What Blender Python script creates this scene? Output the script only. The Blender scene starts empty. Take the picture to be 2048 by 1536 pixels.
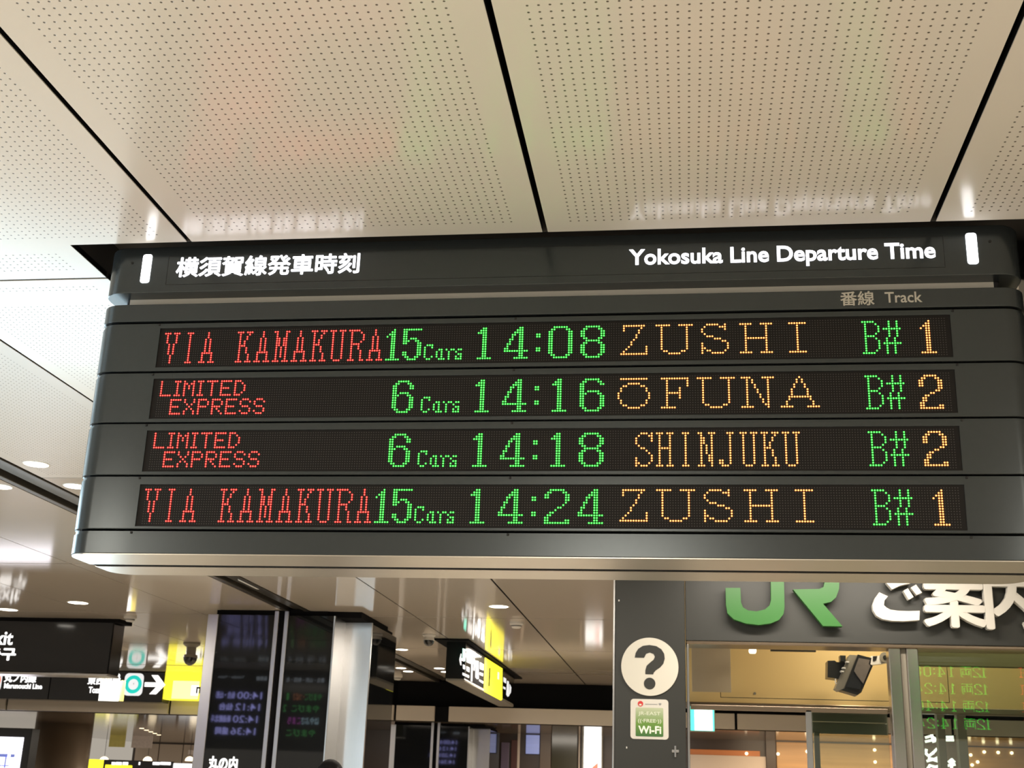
import bpy, bmesh, math, random
from mathutils import Matrix, Vector
random.seed(7)
SC = bpy.context.scene
COL = SC.collection

# ------------------------------------------------------------------ camera
EYE = 1.55                      # camera height above the floor; ceiling is 3.20
YAW, PITCH, ROLL, FPX = 0.143403, 0.316884, 0.0342893, 2485.58
cy_, sy_, cp_, sp_, cr_, sr_ = math.cos(YAW), math.sin(YAW), math.cos(PITCH), math.sin(PITCH), math.cos(ROLL), math.sin(ROLL)
FW = Vector((-sy_*cp_, cy_*cp_, sp_)); RT0 = Vector((cy_, sy_, 0)); UP0 = RT0.cross(FW)
RT = RT0*cr_ + UP0*sr_; UP = -RT0*sr_ + UP0*cr_
cam_d = bpy.data.cameras.new('camera'); cam = bpy.data.objects.new('camera', cam_d); COL.objects.link(cam)
cam.matrix_world = Matrix(((RT.x, UP.x, -FW.x, 0), (RT.y, UP.y, -FW.y, 0), (RT.z, UP.z, -FW.z, EYE), (0, 0, 0, 1)))
cam_d.sensor_width = 36; cam_d.lens = FPX/2048*36; cam_d.clip_start = 0.05; cam_d.clip_end = 200
cam_d.dof.use_dof = True; cam_d.dof.focus_distance = 3.9; cam_d.dof.aperture_fstop = 11
SC.camera = cam

# ------------------------------------------------------------------ colour, world, lights
SC.view_settings.view_transform = 'Standard'; SC.view_settings.look = 'None'
SC.view_settings.exposure = 0.0; SC.view_settings.gamma = 1; SC.view_settings.use_curve_mapping = False
W = bpy.data.worlds.new('world'); SC.world = W; W.use_nodes = True
W.node_tree.nodes['Background'].inputs[0].default_value = (1.0, 0.90, 0.76, 1)
W.node_tree.nodes['Background'].inputs[1].default_value = 0.42

def area(name, loc, target, sx, sy, power, color, spread=180):
    l = bpy.data.lights.new(name, 'AREA'); l.shape = 'RECTANGLE'; l.size = sx; l.size_y = sy
    l.energy = power; l.color = color; l.spread = math.radians(spread)
    o = bpy.data.objects.new(name, l); COL.objects.link(o); o.location = loc
    o.rotation_euler = (Vector(target)-Vector(loc)).to_track_quat('-Z', 'Y').to_euler()
    return o
# row lighting of the hall (troffers behind and beside the viewer), pointing down to the pale floor
WARM = (1.0, 0.90, 0.77)
for i, (x, y, pw) in enumerate([(-0.5, -2.6, 205), (-4.6, -1.5, 150), (3.6, -1.5, 165), (2.8, 5.4, 30), (-6.6, 8.6, 70), (-1.2, 6.0, 70), (-2.2, 10.0, 100), (-2.0, 15.5, 150), (-7.5, 16.0, 140)]):
    area('hall_light', (x, y, 3.17), (x, y, 0), 0.9, 0.9, pw, WARM)
area('fascia_downlight', (0.9, 7.75, 3.17), (0.9, 8.2, 0), 1.6, 0.10, 48, WARM)      # over the office front
area('office_fill_light', (2.4, 9.0, 3.06), (2.4, 9.2, 0), 2.6, 0.4, 80, (1.0, 0.86, 0.62))  # unseen fill added to brighten the cream office interior
area('concourse_fill_light', (-8.0, 26.5, 2.54), (-8.0, 26.5, 0), 3.0, 3.0, 260, WARM)  # these unseen fills are added to brighten the dark area past the beam
area('concourse_fill_light', (-9.5, 33.5, 2.54), (-9.5, 34.2, 0), 5.0, 1.0, 160, WARM)
area('concourse_fill_light', (-1.5, 22.0, 2.54), (-1.5, 22.3, 0), 3.0, 1.0, 90, WARM)
area('shop_light', (3.0, 22.4, 2.54), (3.0, 22.9, 0), 4.0, 0.8, 170, (1.0, 0.78, 0.52))
# large cool advertising wall out of view to the left
area('advert_wall_light', (-5.7, 9.0, 0.95), (-2.2, 3.8, 2.7), 2.4, 1.1, 46, (0.62, 0.86, 1.0))
area('added_corner_light', (-5.1, 4.9, 2.72), (-1.9, 3.6, 2.45), 2.0, 0.75, 55, (0.66, 0.88, 1.0))  # unseen light added for cool highlights on the board's left corners
area('advert_wall_light', (-5.2, 2.6, 1.7), (-1.6, 3.4, 2.3), 1.6, 1.8, 60, (0.66, 0.87, 1.0))

# ------------------------------------------------------------------ helpers
def ray(px, py): return FW + RT*((px-1024)/FPX) - UP*((py-768)/FPX)
def P(px, py, Y):               # the point of the upright plane at distance Y
    d = ray(px, py); t = Y/d.y; return Vector((d.x*t, Y, d.z*t+EYE))
def link(o, parent=None):
    COL.objects.link(o)
    if parent is not None: o.parent = parent
    return o
def tag(o, label=None, cat=None, group=None, kind=None):
    for k, v in (('label', label), ('category', cat), ('group', group), ('kind', kind)):
        if v: o[k] = v
    return o
def empty(name, loc=(0, 0, 0)):
    o = bpy.data.objects.new(name, None); o.location = loc; link(o); return o
def setp(o, parent):            # parent while keeping world coordinates of the mesh
    o.parent = parent
    if parent is not None:
        m = Matrix.Identity(4); q = parent
        while q is not None:
            m = q.matrix_basis @ m if False else (Matrix.Translation(q.location) @ q.rotation_euler.to_matrix().to_4x4()) @ m if q.parent is None else m
            q = q.parent
        if parent.parent is None: o.matrix_parent_inverse = m.inverted()
        else: o.matrix_parent_inverse = Matrix.Identity(4)
class MB:
    def __init__(s): s.v = []; s.f = []; s.m = []
    def add(s, vs, fs, mi=0):
        n = len(s.v); s.v += [tuple(v) for v in vs]; s.f += [tuple(n+i for i in f) for f in fs]; s.m += [mi]*len(fs)
    def box(s, a, b, mi=0):
        x0, x1 = sorted((a[0], b[0])); y0, y1 = sorted((a[1], b[1])); z0, z1 = sorted((a[2], b[2]))
        s.add([(x0,y0,z0),(x1,y0,z0),(x1,y1,z0),(x0,y1,z0),(x0,y0,z1),(x1,y0,z1),(x1,y1,z1),(x0,y1,z1)],
              [(0,3,2,1),(4,5,6,7),(0,1,5,4),(1,2,6,5),(2,3,7,6),(3,0,4,7)], mi)
    def bbox(s, a, b, c=0.004, mi=0):   # box with chamfered edges
        x0, x1 = sorted((a[0], b[0])); y0, y1 = sorted((a[1], b[1])); z0, z1 = sorted((a[2], b[2]))
        c = min(c, (x1-x0)/3, (y1-y0)/3, (z1-z0)/3)
        def ring(i, z): return [(x0+i+c,y0+i,z),(x1-i-c,y0+i,z),(x1-i,y0+i+c,z),(x1-i,y1-i-c,z),(x1-i-c,y1-i,z),(x0+i+c,y1-i,z),(x0+i,y1-i-c,z),(x0+i,y0+i+c,z)]
        s.loft([ring(c*.5, z0), ring(0, z0+c), ring(0, z1-c), ring(c*.5, z1)], mi)
    def loft(s, rings, mi=0, cap=True):
        n = len(rings[0]); vs = [p for r in rings for p in r]; fs = []
        for k in range(len(rings)-1):
            for i in range(n):
                j = (i+1) % n; fs.append((k*n+i, k*n+j, (k+1)*n+j, (k+1)*n+i))
        if cap: fs.append(tuple(range(n-1, -1, -1))); fs.append(tuple((len(rings)-1)*n+i for i in range(n)))
        s.add(vs, fs, mi)
    def cyl(s, c, r, h, ax='z', n=20, mi=0, r2=None, c_=None):
        r2 = r if r2 is None else r2; rings = []
        for k, rr in ((0, r), (1, r2)):
            ring = []
            for i in range(n):
                a = 2*math.pi*i/n; u, v = rr*math.cos(a), rr*math.sin(a)
                if ax == 'z': ring.append((c[0]+u, c[1]+v, c[2]+h*k))
                elif ax == 'y': ring.append((c[0]+u, c[1]+h*k, c[2]+v))
                else: ring.append((c[0]+h*k, c[1]+u, c[2]+v))
            rings.append(ring)
        s.loft(rings, mi)
    def lathe(s, c, prof, n=20, mi=0):      # prof: list of (r, z)
        s.loft([[(c[0]+max(r, 1e-4)*math.cos(2*math.pi*i/n), c[1]+max(r, 1e-4)*math.sin(2*math.pi*i/n), c[2]+z) for i in range(n)] for r, z in prof], mi)
    def prism(s, pts, y0, y1, mi=0):        # pts (x,z) polygon in the XZ plane
        s.loft([[(x, y0, z) for x, z in pts], [(x, y1, z) for x, z in pts]], mi)
    def build(s, name, mats, parent=None, smooth=False):
        me = bpy.data.meshes.new(name); me.from_pydata(s.v, [], s.f); me.update()
        bm = bmesh.new(); bm.from_mesh(me); bmesh.ops.recalc_face_normals(bm, faces=bm.faces); bm.to_mesh(me); bm.free()
        for m in (mats if isinstance(mats, (list, tuple)) else [mats]): me.materials.append(m)
        for p, i in zip(me.polygons, s.m): p.material_index = i; p.use_smooth = smooth
        if smooth:
            try: me.set_sharp_from_angle(angle=math.radians(35))
            except Exception: pass
        o = bpy.data.objects.new(name, me); link(o); setp(o, parent); return o
def rrect(x0, z0, x1, z1, r, n=5):
    pts = []
    for cx, cz, a0 in ((x1-r, z0+r, -90), (x1-r, z1-r, 0), (x0+r, z1-r, 90), (x0+r, z0+r, 180)):
        for i in range(n+1):
            a = math.radians(a0+90*i/n); pts.append((cx+r*math.cos(a), cz+r*math.sin(a)))
    return pts
def one(name, mat, parent, fn, *a, **k):
    m = MB(); getattr(m, fn)(*a, **k); return m.build(name, mat, parent)

# ------------------------------------------------------------------ materials
def mat(name, col=(.5,.5,.5), rough=.5, metal=0, emit=None, es=1, spec=.5, coat=0, noise=0, scale=20, bump=0, stretch=None):
    m = bpy.data.materials.new(name); m.use_nodes = True; nt = m.node_tree; b = nt.nodes['Principled BSDF']
    b.inputs['Base Color'].default_value = (*col, 1); b.inputs['Roughness'].default_value = rough
    b.inputs['Metallic'].default_value = metal; b.inputs['Specular IOR Level'].default_value = spec
    b.inputs['Coat Weight'].default_value = coat; b.inputs['Coat Roughness'].default_value = .08
    if emit: b.inputs['Emission Color'].default_value = (*emit, 1); b.inputs['Emission Strength'].default_value = es
    if noise or bump:
        tc = nt.nodes.new('ShaderNodeTexCoord'); mp = nt.nodes.new('ShaderNodeMapping'); nz = nt.nodes.new('ShaderNodeTexNoise')
        if stretch: mp.inputs['Scale'].default_value = stretch
        nz.inputs['Scale'].default_value = scale; nz.inputs['Detail'].default_value = 5
        nt.links.new(tc.outputs['Object'], mp.inputs[0]); nt.links.new(mp.outputs[0], nz.inputs['Vector'])
        if noise:
            mx = nt.nodes.new('ShaderNodeMix'); mx.data_type = 'RGBA'
            mx.inputs['A'].default_value = (*[c*(1-noise) for c in col], 1); mx.inputs['B'].default_value = (*[min(1, c*(1+noise)) for c in col], 1)
            nt.links.new(nz.outputs['Fac'], mx.inputs['Factor']); nt.links.new(mx.outputs['Result'], b.inputs['Base Color'])
        if bump:
            bp = nt.nodes.new('ShaderNodeBump'); bp.inputs['Strength'].default_value = bump; bp.inputs['Distance'].default_value = .002
            nt.links.new(nz.outputs['Fac'], bp.inputs['Height']); nt.links.new(bp.outputs[0], b.inputs['Normal'])
    return m
PITCH_H = 0.02535
def perforated(name, col, rough):
    m = mat(name, col, rough); nt = m.node_tree; b = nt.nodes['Principled BSDF']; N = nt.nodes.new; L = nt.links.new
    tc = N('ShaderNodeTexCoord'); sep = N('ShaderNodeSeparateXYZ'); L(tc.outputs['Object'], sep.inputs[0])
    ds = []
    for k in 'XY':
        a = N('ShaderNodeMath'); a.operation = 'DIVIDE'; a.inputs[1].default_value = PITCH_H; L(sep.outputs[k], a.inputs[0])
        r = N('ShaderNodeMath'); r.operation = 'ROUND'; L(a.outputs[0], r.inputs[0])
        d = N('ShaderNodeMath'); d.operation = 'SUBTRACT'; L(a.outputs[0], d.inputs[0]); L(r.outputs[0], d.inputs[1])
        q = N('ShaderNodeMath'); q.operation = 'MULTIPLY'; L(d.outputs[0], q.inputs[0]); L(d.outputs[0], q.inputs[1]); ds.append(q)
    s = N('ShaderNodeMath'); s.operation = 'ADD'; L(ds[0].outputs[0], s.inputs[0]); L(ds[1].outputs[0], s.inputs[1])
    sq = N('ShaderNodeMath'); sq.operation = 'SQRT'; L(s.outputs[0], sq.inputs[0])
    mr = N('ShaderNodeMapRange'); mr.inputs['From Min'].default_value = .098; mr.inputs['From Max'].default_value = .135
    L(sq.outputs[0], mr.inputs['Value'])
    mx = N('ShaderNodeMix'); mx.data_type = 'RGBA'; mx.inputs['A'].default_value = (.13, .11, .085, 1); mx.inputs['B'].default_value = (*col, 1)
    L(mr.outputs[0], mx.inputs['Factor']); L(mx.outputs['Result'], b.inputs['Base Color'])
    bp = N('ShaderNodeBump'); bp.inputs['Strength'].default_value = .6; bp.inputs['Distance'].default_value = .003
    L(mr.outputs[0], bp.inputs['Height']); L(bp.outputs[0], b.inputs['Normal'])
    return m
def glass_mat(name, tint, refl_rough=0.0, ior=1.5):
    m = bpy.data.materials.new(name); m.use_nodes = True; nt = m.node_tree; N = nt.nodes.new; L = nt.links.new
    nt.nodes.remove(nt.nodes['Principled BSDF']); out = nt.nodes['Material Output']
    t = N('ShaderNodeBsdfTransparent'); t.inputs[0].default_value = (*tint, 1)
    g = N('ShaderNodeBsdfGlossy'); g.inputs['Roughness'].default_value = refl_rough
    f = N('ShaderNodeFresnel'); f.inputs[0].default_value = ior; x = N('ShaderNodeMixShader')
    L(f.outputs[0], x.inputs[0]); L(t.outputs[0], x.inputs[1]); L(g.outputs[0], x.inputs[2]); L(x.outputs[0], out.inputs[0])
    return m
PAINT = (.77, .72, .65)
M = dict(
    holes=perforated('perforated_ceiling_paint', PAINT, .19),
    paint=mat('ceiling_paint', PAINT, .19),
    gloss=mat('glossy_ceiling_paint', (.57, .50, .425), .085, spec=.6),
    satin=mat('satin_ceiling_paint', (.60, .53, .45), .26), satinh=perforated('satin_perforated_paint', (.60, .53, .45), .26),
    black=mat('void_black', (.006, .006, .007), .9, spec=.1),
    recess=mat('recess_grey', (.045, .04, .036), .7),
    slot=mat('slot_steel', (.10, .09, .075), .35, metal=.6, noise=.2, scale=8),
    board=mat('board_metallic_grey', (.062, .074, .079), .24, metal=.55, noise=.05, scale=60, spec=.5),
    lip=mat('board_lip_grey', (.085, .093, .092), .32, metal=.6),
    steel=mat('brushed_stainless', (.60, .565, .50), .30, metal=1, noise=.06, scale=40, stretch=(.3, 12, 12)),
    strip=mat('pale_aluminium_strip', (.86, .84, .77), .4),
    neck=mat('neck_black', (.02, .02, .024), .5),
    ledface=mat('led_face_black', (.010, .009, .009), .6, spec=.25),
    ledoff=mat('unlit_led', (.060, .056, .052), .45),
    title=mat('lit_white_lettering', (.9, .9, .9), .5, emit=(.93, .92, 1.0), es=2.6),
    bar=mat('lit_white_bar', (.9, .9, .9), .5, emit=(.96, .97, 1.0), es=6.5),
    print=mat('cream_print', (.55, .53, .47), .6),
    screw=mat('screw_black', (.008, .008, .008), .5),
    floor=mat('pale_stone_floor', (.62, .56, .47), .35, noise=.06, scale=3),
    wallg=mat('charcoal_panel', (.025, .026, .023), .45, noise=.04, scale=30),
    beige=mat('beige_beam', (.55, .49, .41), .5, noise=.03, scale=4),
    blackg=mat('black_glass', (.010, .011, .012), .03, spec=.55),
    alu=mat('satin_aluminium', (.62, .62, .62), .28, metal=1, noise=.05, scale=30, stretch=(10, 10, .4)),
    signblk=mat('sign_black', (.012, .012, .013), .12, spec=.5),
    white=mat('sign_white', (.9, .9, .9), .5, emit=(1, 1, 1), es=1.35), whited=mat('sign_soft_white', (.25, .25, .25), .6, emit=(1, 1, 1), es=.85),
    yellow=mat('sign_yellow', (.9, .8, .03), .5, emit=(1, .93, .04), es=1.25),
    yellowp=mat('sign_pale_yellow', (.9, .85, .3), .5, emit=(1, .95, .35), es=1.3),
    ink=mat('sign_ink', (.01, .01, .01), .7, spec=.15),
    teal=mat('sign_turquoise', (.02, .6, .55), .5, emit=(.01, .55, .48), es=.9),
    blue=mat('sign_blue', (.1, .2, .7), .5, emit=(.15, .25, .8), es=1),
    redr=mat('sign_red', (.8, .1, .05), .5, emit=(.9, .25, .15), es=1),
    cyanw=mat('exit_light', (.8, 1, .95), .5, emit=(.75, 1, .95), es=2.2),
    cyang=mat('exit_green', (.1, .9, .7), .5, emit=(.12, .85, .66), es=1.2),
    jr=mat('green_enamel', (.024, .13, .020), .4),
    kana=mat('ivory_enamel', (.64, .61, .55), .4),
    disc=mat('ivory_disc', (.62, .59, .51), .5),
    cream=mat('office_cream', (.68, .50, .22), .55, noise=.02, scale=3),
    paper=mat('paper_beige', (.50, .42, .30), .8, noise=.02, scale=10),
    bronze=mat('bronze_frame', (.22, .17, .12), .3, metal=.8, noise=.1, scale=6),
    olive=mat('dark_olive_panel', (.10, .09, .045), .4),
    clear=glass_mat('office_glass', (.86, .93, .86), ior=1.9), postm=mat('post_metal', (.62, .58, .54), .22, metal=1, noise=.05, scale=30, stretch=(10, 10, .4)),
    dark=mat('dark_plastic', (.02, .021, .021), .3),
    housing=mat('grey_housing', (.22, .20, .16), .4),
    lightd=mat('downlight_glow', (1, 1, 1), .5, emit=(1, .94, .82), es=9),
    ring=mat('downlight_ring', (.85, .82, .76), .3),
    whitep=mat('white_plastic', (.72, .70, .66), .4),
    smoke=mat('smoked_dome', (.02, .02, .02), .05, spec=.8),
    brown=mat('brown_metal_column', (.36, .29, .22), .26, metal=.6),
    brownw=mat('dark_brown_wall', (.045, .028, .020), .4),
    orange=mat('orange_wall', (.50, .17, .05), .5),
    tile=mat('pale_wall_tile', (.52, .42, .34), .45),
    soffit=mat('glossy_soffit', (.16, .12, .085), .10, spec=.7),
    screen=mat('advert_screen', (.9, .9, .9), .3, emit=(.93, .90, 1), es=3.2),
    pink=mat('advert_pink', (.9, .6, .65), .3, emit=(1, .62, .68), es=1.3),
    navy=mat('advert_navy', (.2, .25, .6), .3, emit=(.16, .20, .55), es=.9),
    hair=mat('black_hair', (.006, .005, .005), .8, spec=.1, bump=.6, scale=120),
    skin=mat('skin', (.55, .35, .26), .5), cloth=mat('dark_coat', (.03, .03, .04), .8),
    green_st=mat('sticker_green', (.10, .28, .05), .5), red=mat('sticker_red', (.55, .03, .03), .5), grey=mat('sticker_grey', (.25, .25, .25), .5),
    warmglow=mat('pendant_glow', (1, .9, .7), .5, emit=(1, .82, .55), es=3),
    poster=mat('panel_yellow', (.85, .76, .22), .5, noise=.15, scale=14), palep=mat('panel_pale', (.80, .70, .66), .5, noise=.25, scale=18),
)
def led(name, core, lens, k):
    return [mat(name+'_core', (.02,.02,.02), .5, emit=core, es=k), mat(name+'_halo', (.02,.02,.02), .4, emit=lens, es=1)]  # outer ring's emission stands in for camera bloom around each dot
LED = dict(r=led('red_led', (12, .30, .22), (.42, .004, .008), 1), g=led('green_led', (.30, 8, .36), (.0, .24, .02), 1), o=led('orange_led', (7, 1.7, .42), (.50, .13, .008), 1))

def text(name, s, m, parent, x0, x1, z, y, zt=None, off=0.0, ext=0.002, face='-Y', base=True):
    """lettering solid, left edge x0, right edge x1 (world x, or world y when facing +X), baseline z, top zt"""
    cjk = any(ord(c) > 0x2e80 for c in s)
    cu = bpy.data.curves.new(name, 'FONT'); cu.body = s; cu.size = 1; cu.offset = 0 if cjk else off; cu.extrude = 0.02; cu.resolution_u = 4
    t = bpy.data.objects.new(name, cu); COL.objects.link(t)
    dg = bpy.context.evaluated_depsgraph_get(); dg.update()
    me = bpy.data.meshes.new_from_object(t.evaluated_get(dg)); bpy.data.objects.remove(t)
    xs = [v.co.x for v in me.vertices]; ys = [v.co.y for v in me.vertices]
    if not xs: return None
    a0, a1 = min(xs), max(xs); b0 = min(ys) if not base else 0; b1 = max(ys)
    sx = (abs(x1-x0))/(a1-a0); sz = (zt-z)/(b1-b0) if zt else sx
    for v in me.vertices:
        u = (v.co.x-a0)*sx; w = z+(v.co.y-b0)*sz; d = v.co.z/0.02*ext
        if face == '-Y': v.co = (x0+u, y-d, w)
        elif face == '+Y': v.co = (x0-u, y+d, w)
        elif face == '+X': v.co = (y+d, x0+u, w)
    if cjk and off > 0:          # bolder strokes: the same solid repeated a stroke's fraction to each side
        vs = [v.co.copy() for v in me.vertices]; fs = [tuple(p.vertices) for p in me.polygons]; w = off*1.15*sx; V2 = []; F2 = []
        DV = {'-Y': Vector((0, -1, 0)), '+Y': Vector((0, 1, 0)), '+X': Vector((1, 0, 0))}[face]
        ax = Vector((0, 1, 0)) if face == '+X' else Vector((1, 0, 0))
        for k in range(8):
            d = DV*((k+1)*max(ext*.02, 6e-5)) + ax*(w*math.cos(k*math.pi/4)) + Vector((0, 0, w*math.sin(k*math.pi/4))); n = len(V2)
            V2 += [v+d for v in vs]; F2 += [tuple(n+i for i in f) for f in fs]
        me = bpy.data.meshes.new(name); me.from_pydata(V2, [], F2)
    me.materials.clear(); me.materials.append(m)
    o = bpy.data.objects.new(name, me); link(o); setp(o, parent); return o

# ------------------------------------------------------------------ the setting: floor, ceiling, beam
CZ = 3.20
o = one('floor', M['floor'], None, 'box', (-16, -6, -.1), (12, 45, 0)); tag(o, kind='structure')
ceil = one('ceiling', M['black'], None, 'box', (-14, -4.5, CZ+.16), (9, 20.3, CZ+.22)); tag(ceil, kind='structure')
XJ = [-13.4, -12.2, -10.99, -9.785, -8.58, -7.37, -6.165, -4.96, -3.99, -3.71, -2.704, -1.570, -.416, .743, 1.900, 3.055, 4.21, 5.37, 6.5]
YJ = [-4.4, -2.02, .87, 3.762, 6.63, 9.52, 12.45, 15.35, 18.35, 20.28]
OX0, OX1, OY0, OY1 = -1.978, 4.05, 3.487, 3.935        # opening in the ceiling for the boards
PH = {(-1.570): 2.2164, (-.416): 2.3245, (-2.704): 2.5152}
def panel(x0, x1, y0, y1, perf, jx=.0085, jy=.006, org=None):
    """one ceiling tray: dark edge, flat face, perforated field in the middle"""
    x0 += jx; x1 -= jx; y0 += jy; y1 -= jy
    if x1-x0 < .05 or y1-y0 < .05: return
    cx = (x0+x1)/2; n = round((x1-x0-.165)/PITCH_H)
    ox, oy = org if org else (cx-(n/2)*PITCH_H, y0+.075)
    m = MB(); t = .022
    if perf:
        g0, g1 = x0+.068, x1-.068; h0, h1 = y0+.055, y1-.055
        # snap field edges midway between hole rows
        g0 = ox+(math.ceil((g0-ox)/PITCH_H)-.5)*PITCH_H; g1 = ox+(math.floor((g1-ox)/PITCH_H)+.5)*PITCH_H
        h0 = oy+(math.ceil((h0-oy)/PITCH_H)-.5)*PITCH_H; h1 = oy+(math.floor((h1-oy)/PITCH_H)+.5)*PITCH_H
        if g1 <= g0 or h1 <= h0: perf = False
    def V(x, y, z): return (x-ox, y-oy, z-CZ)
    if perf:
        m.add([V(g0,h0,CZ),V(g1,h0,CZ),V(g1,h1,CZ),V(g0,h1,CZ)], [(0,3,2,1)], 1)
        m.add([V(x0,y0,CZ),V(x1,y0,CZ),V(x1,y1,CZ),V(x0,y1,CZ),V(g0,h0,CZ),V(g1,h0,CZ),V(g1,h1,CZ),V(g0,h1,CZ)], [(0,4,5,1),(1,5,6,2),(2,6,7,3),(3,7,4,0)], 0)
    else:
        m.add([V(x0,y0,CZ),V(x1,y0,CZ),V(x1,y1,CZ),V(x0,y1,CZ)], [(0,3,2,1)], 0)
    m.add([V(x0,y0,CZ),V(x1,y0,CZ),V(x1,y1,CZ),V(x0,y1,CZ),V(x0,y0,CZ+.003),V(x1,y0,CZ+.003),V(x1,y1,CZ+.003),V(x0,y1,CZ+.003)], [(0,1,5,4),(1,2,6,5),(2,3,7,6),(3,0,4,7)], 0)
    m.add([V(x0,y0,CZ+.003),V(x1,y0,CZ+.003),V(x1,y1,CZ+.003),V(x0,y1,CZ+.003),V(x0,y0,CZ+t),V(x1,y0,CZ+t),V(x1,y1,CZ+t),V(x0,y1,CZ+t)], [(0,1,5,4),(1,2,6,5),(2,3,7,6),(3,0,4,7),(4,5,6,7)], 2)
    me = bpy.data.meshes.new('ceiling_panel'); me.from_pydata(m.v, [], m.f)
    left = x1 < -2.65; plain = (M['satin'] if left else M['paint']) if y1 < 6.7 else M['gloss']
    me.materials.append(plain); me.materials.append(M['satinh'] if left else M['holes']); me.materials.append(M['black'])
    for p, i in zip(me.polygons, m.m): p.material_index = i
    o = bpy.data.objects.new('ceiling_panel', me); link(o); o.parent = ceil; o.location = (ox, oy, CZ)
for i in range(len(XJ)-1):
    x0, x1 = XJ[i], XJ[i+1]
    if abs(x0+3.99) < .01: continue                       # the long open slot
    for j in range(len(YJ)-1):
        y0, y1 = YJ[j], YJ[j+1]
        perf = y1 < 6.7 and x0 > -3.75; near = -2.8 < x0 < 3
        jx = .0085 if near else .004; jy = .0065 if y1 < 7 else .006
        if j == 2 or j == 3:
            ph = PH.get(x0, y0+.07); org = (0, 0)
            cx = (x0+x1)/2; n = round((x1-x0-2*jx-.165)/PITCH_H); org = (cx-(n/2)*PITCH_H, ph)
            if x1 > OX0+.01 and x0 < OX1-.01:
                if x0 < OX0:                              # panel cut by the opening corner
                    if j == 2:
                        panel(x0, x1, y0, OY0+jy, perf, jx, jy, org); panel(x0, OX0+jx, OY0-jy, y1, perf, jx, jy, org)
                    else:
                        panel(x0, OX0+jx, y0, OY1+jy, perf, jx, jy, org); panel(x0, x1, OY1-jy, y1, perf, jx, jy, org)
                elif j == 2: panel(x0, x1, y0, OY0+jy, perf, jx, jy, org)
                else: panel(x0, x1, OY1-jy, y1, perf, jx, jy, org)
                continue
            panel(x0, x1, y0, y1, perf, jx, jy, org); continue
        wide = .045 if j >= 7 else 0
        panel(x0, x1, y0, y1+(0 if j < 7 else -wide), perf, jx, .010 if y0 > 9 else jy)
# recess above the boards and inside the slot
m = MB(); m.box((OX0, OY0, CZ+.135), (OX1, OY1, CZ+.155))
m.box((OX0-.004, OY0-.004, CZ+.001), (OX1, OY0, CZ+.155)); m.box((OX0-.004, OY1, CZ+.001), (OX1, OY1+.004, CZ+.155)); m.box((OX0-.004, OY0, CZ+.001), (OX0, OY1, CZ+.155))
m.build('ceiling_recess', M['recess'], ceil)
m = MB(); m.box((-3.99, -4.4, CZ+.10), (-3.71, 20.2, CZ+.12)); m.build('slot_backing', M['black'], ceil)
m = MB(); m.bbox((-3.975, -4.4, CZ-.004), (-3.93, 20.2, CZ+.09)); m.build('slot_rail', M['slot'], ceil)
m = MB(); m.bbox((-3.77, -4.4, CZ-.004), (-3.725, 20.2, CZ+.09)); m.build('slot_rail', M['slot'], ceil)
m = MB(); m.bbox((-3.89, -4.4, CZ+.02), (-3.80, 20.2, CZ+.07)); m.build('slot_track', M['slot'], ceil)
m = MB(); m.bbox((-3.80, 10.25, CZ-.002), (-3.73, 10.75, CZ+.05)); m.build('joint_cover', M['whitep'], ceil)
# black gap above the beige beam, and the beam with its panels
BY = 20.0
m = MB(); m.box((-16, 20.35, 2.6), (9, 20.5, CZ+.2)); m.box((-4.6, 20.2, 2.82), (-.6, 20.34, CZ-.0))
o = m.build('wall_upper', M['black']); tag(o, kind='structure')
beam = one('trim_1', M['black'], None, 'box', (-16, 20.06, 2.575), (9, 20.34, 2.80)); tag(beam, kind='structure')
bj = [-15.8, -14.0, -11.2, P(338, 1420, BY).x, -4.4-.0, -3.93, -3.74, P(1228, 1420, BY).x+.3, P(1472, 1440, BY).x, P(1472, 1440, BY).x+3.2, 8.8]
bj[4] = P(790, 1420, BY).x
for a, b in zip(bj[:-1], bj[1:]):
    if abs(a+3.93) < .01: continue
    o = one('beam_panel', M['beige'], beam, 'bbox', (a+.02, BY, 2.572), (b-.02, 20.06, 2.802), c=.006)
# underside beyond the beam
SZ = 2.57
m = MB(); m.box((-16, 20.34, SZ), (-4.2, 36, SZ+.05)); m.box((-4.2, 20.34, SZ), (9, 24, SZ+.05))
o = m.build('trim_2', M['soffit']); tag(o, kind='structure')
wb = one('wall_back', M['brownw'], None, 'box', (-16, 36, 0), (-4.2, 36.3, SZ+.05)); tag(wb, kind='structure')
for k in range(16):                                     # pale panels on the back wall
    a = -15.9+k*.73; one('wall_panel', M['tile'], wb, 'bbox', (a, 35.94, SZ-.62), (a+.70, 36.0, SZ-.03), c=.006)
wm = one('wall_middle', M['brownw'], None, 'box', (-3.6, 23.6, 0), (9, 23.8, SZ+.05)); tag(wm, kind='structure')

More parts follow.
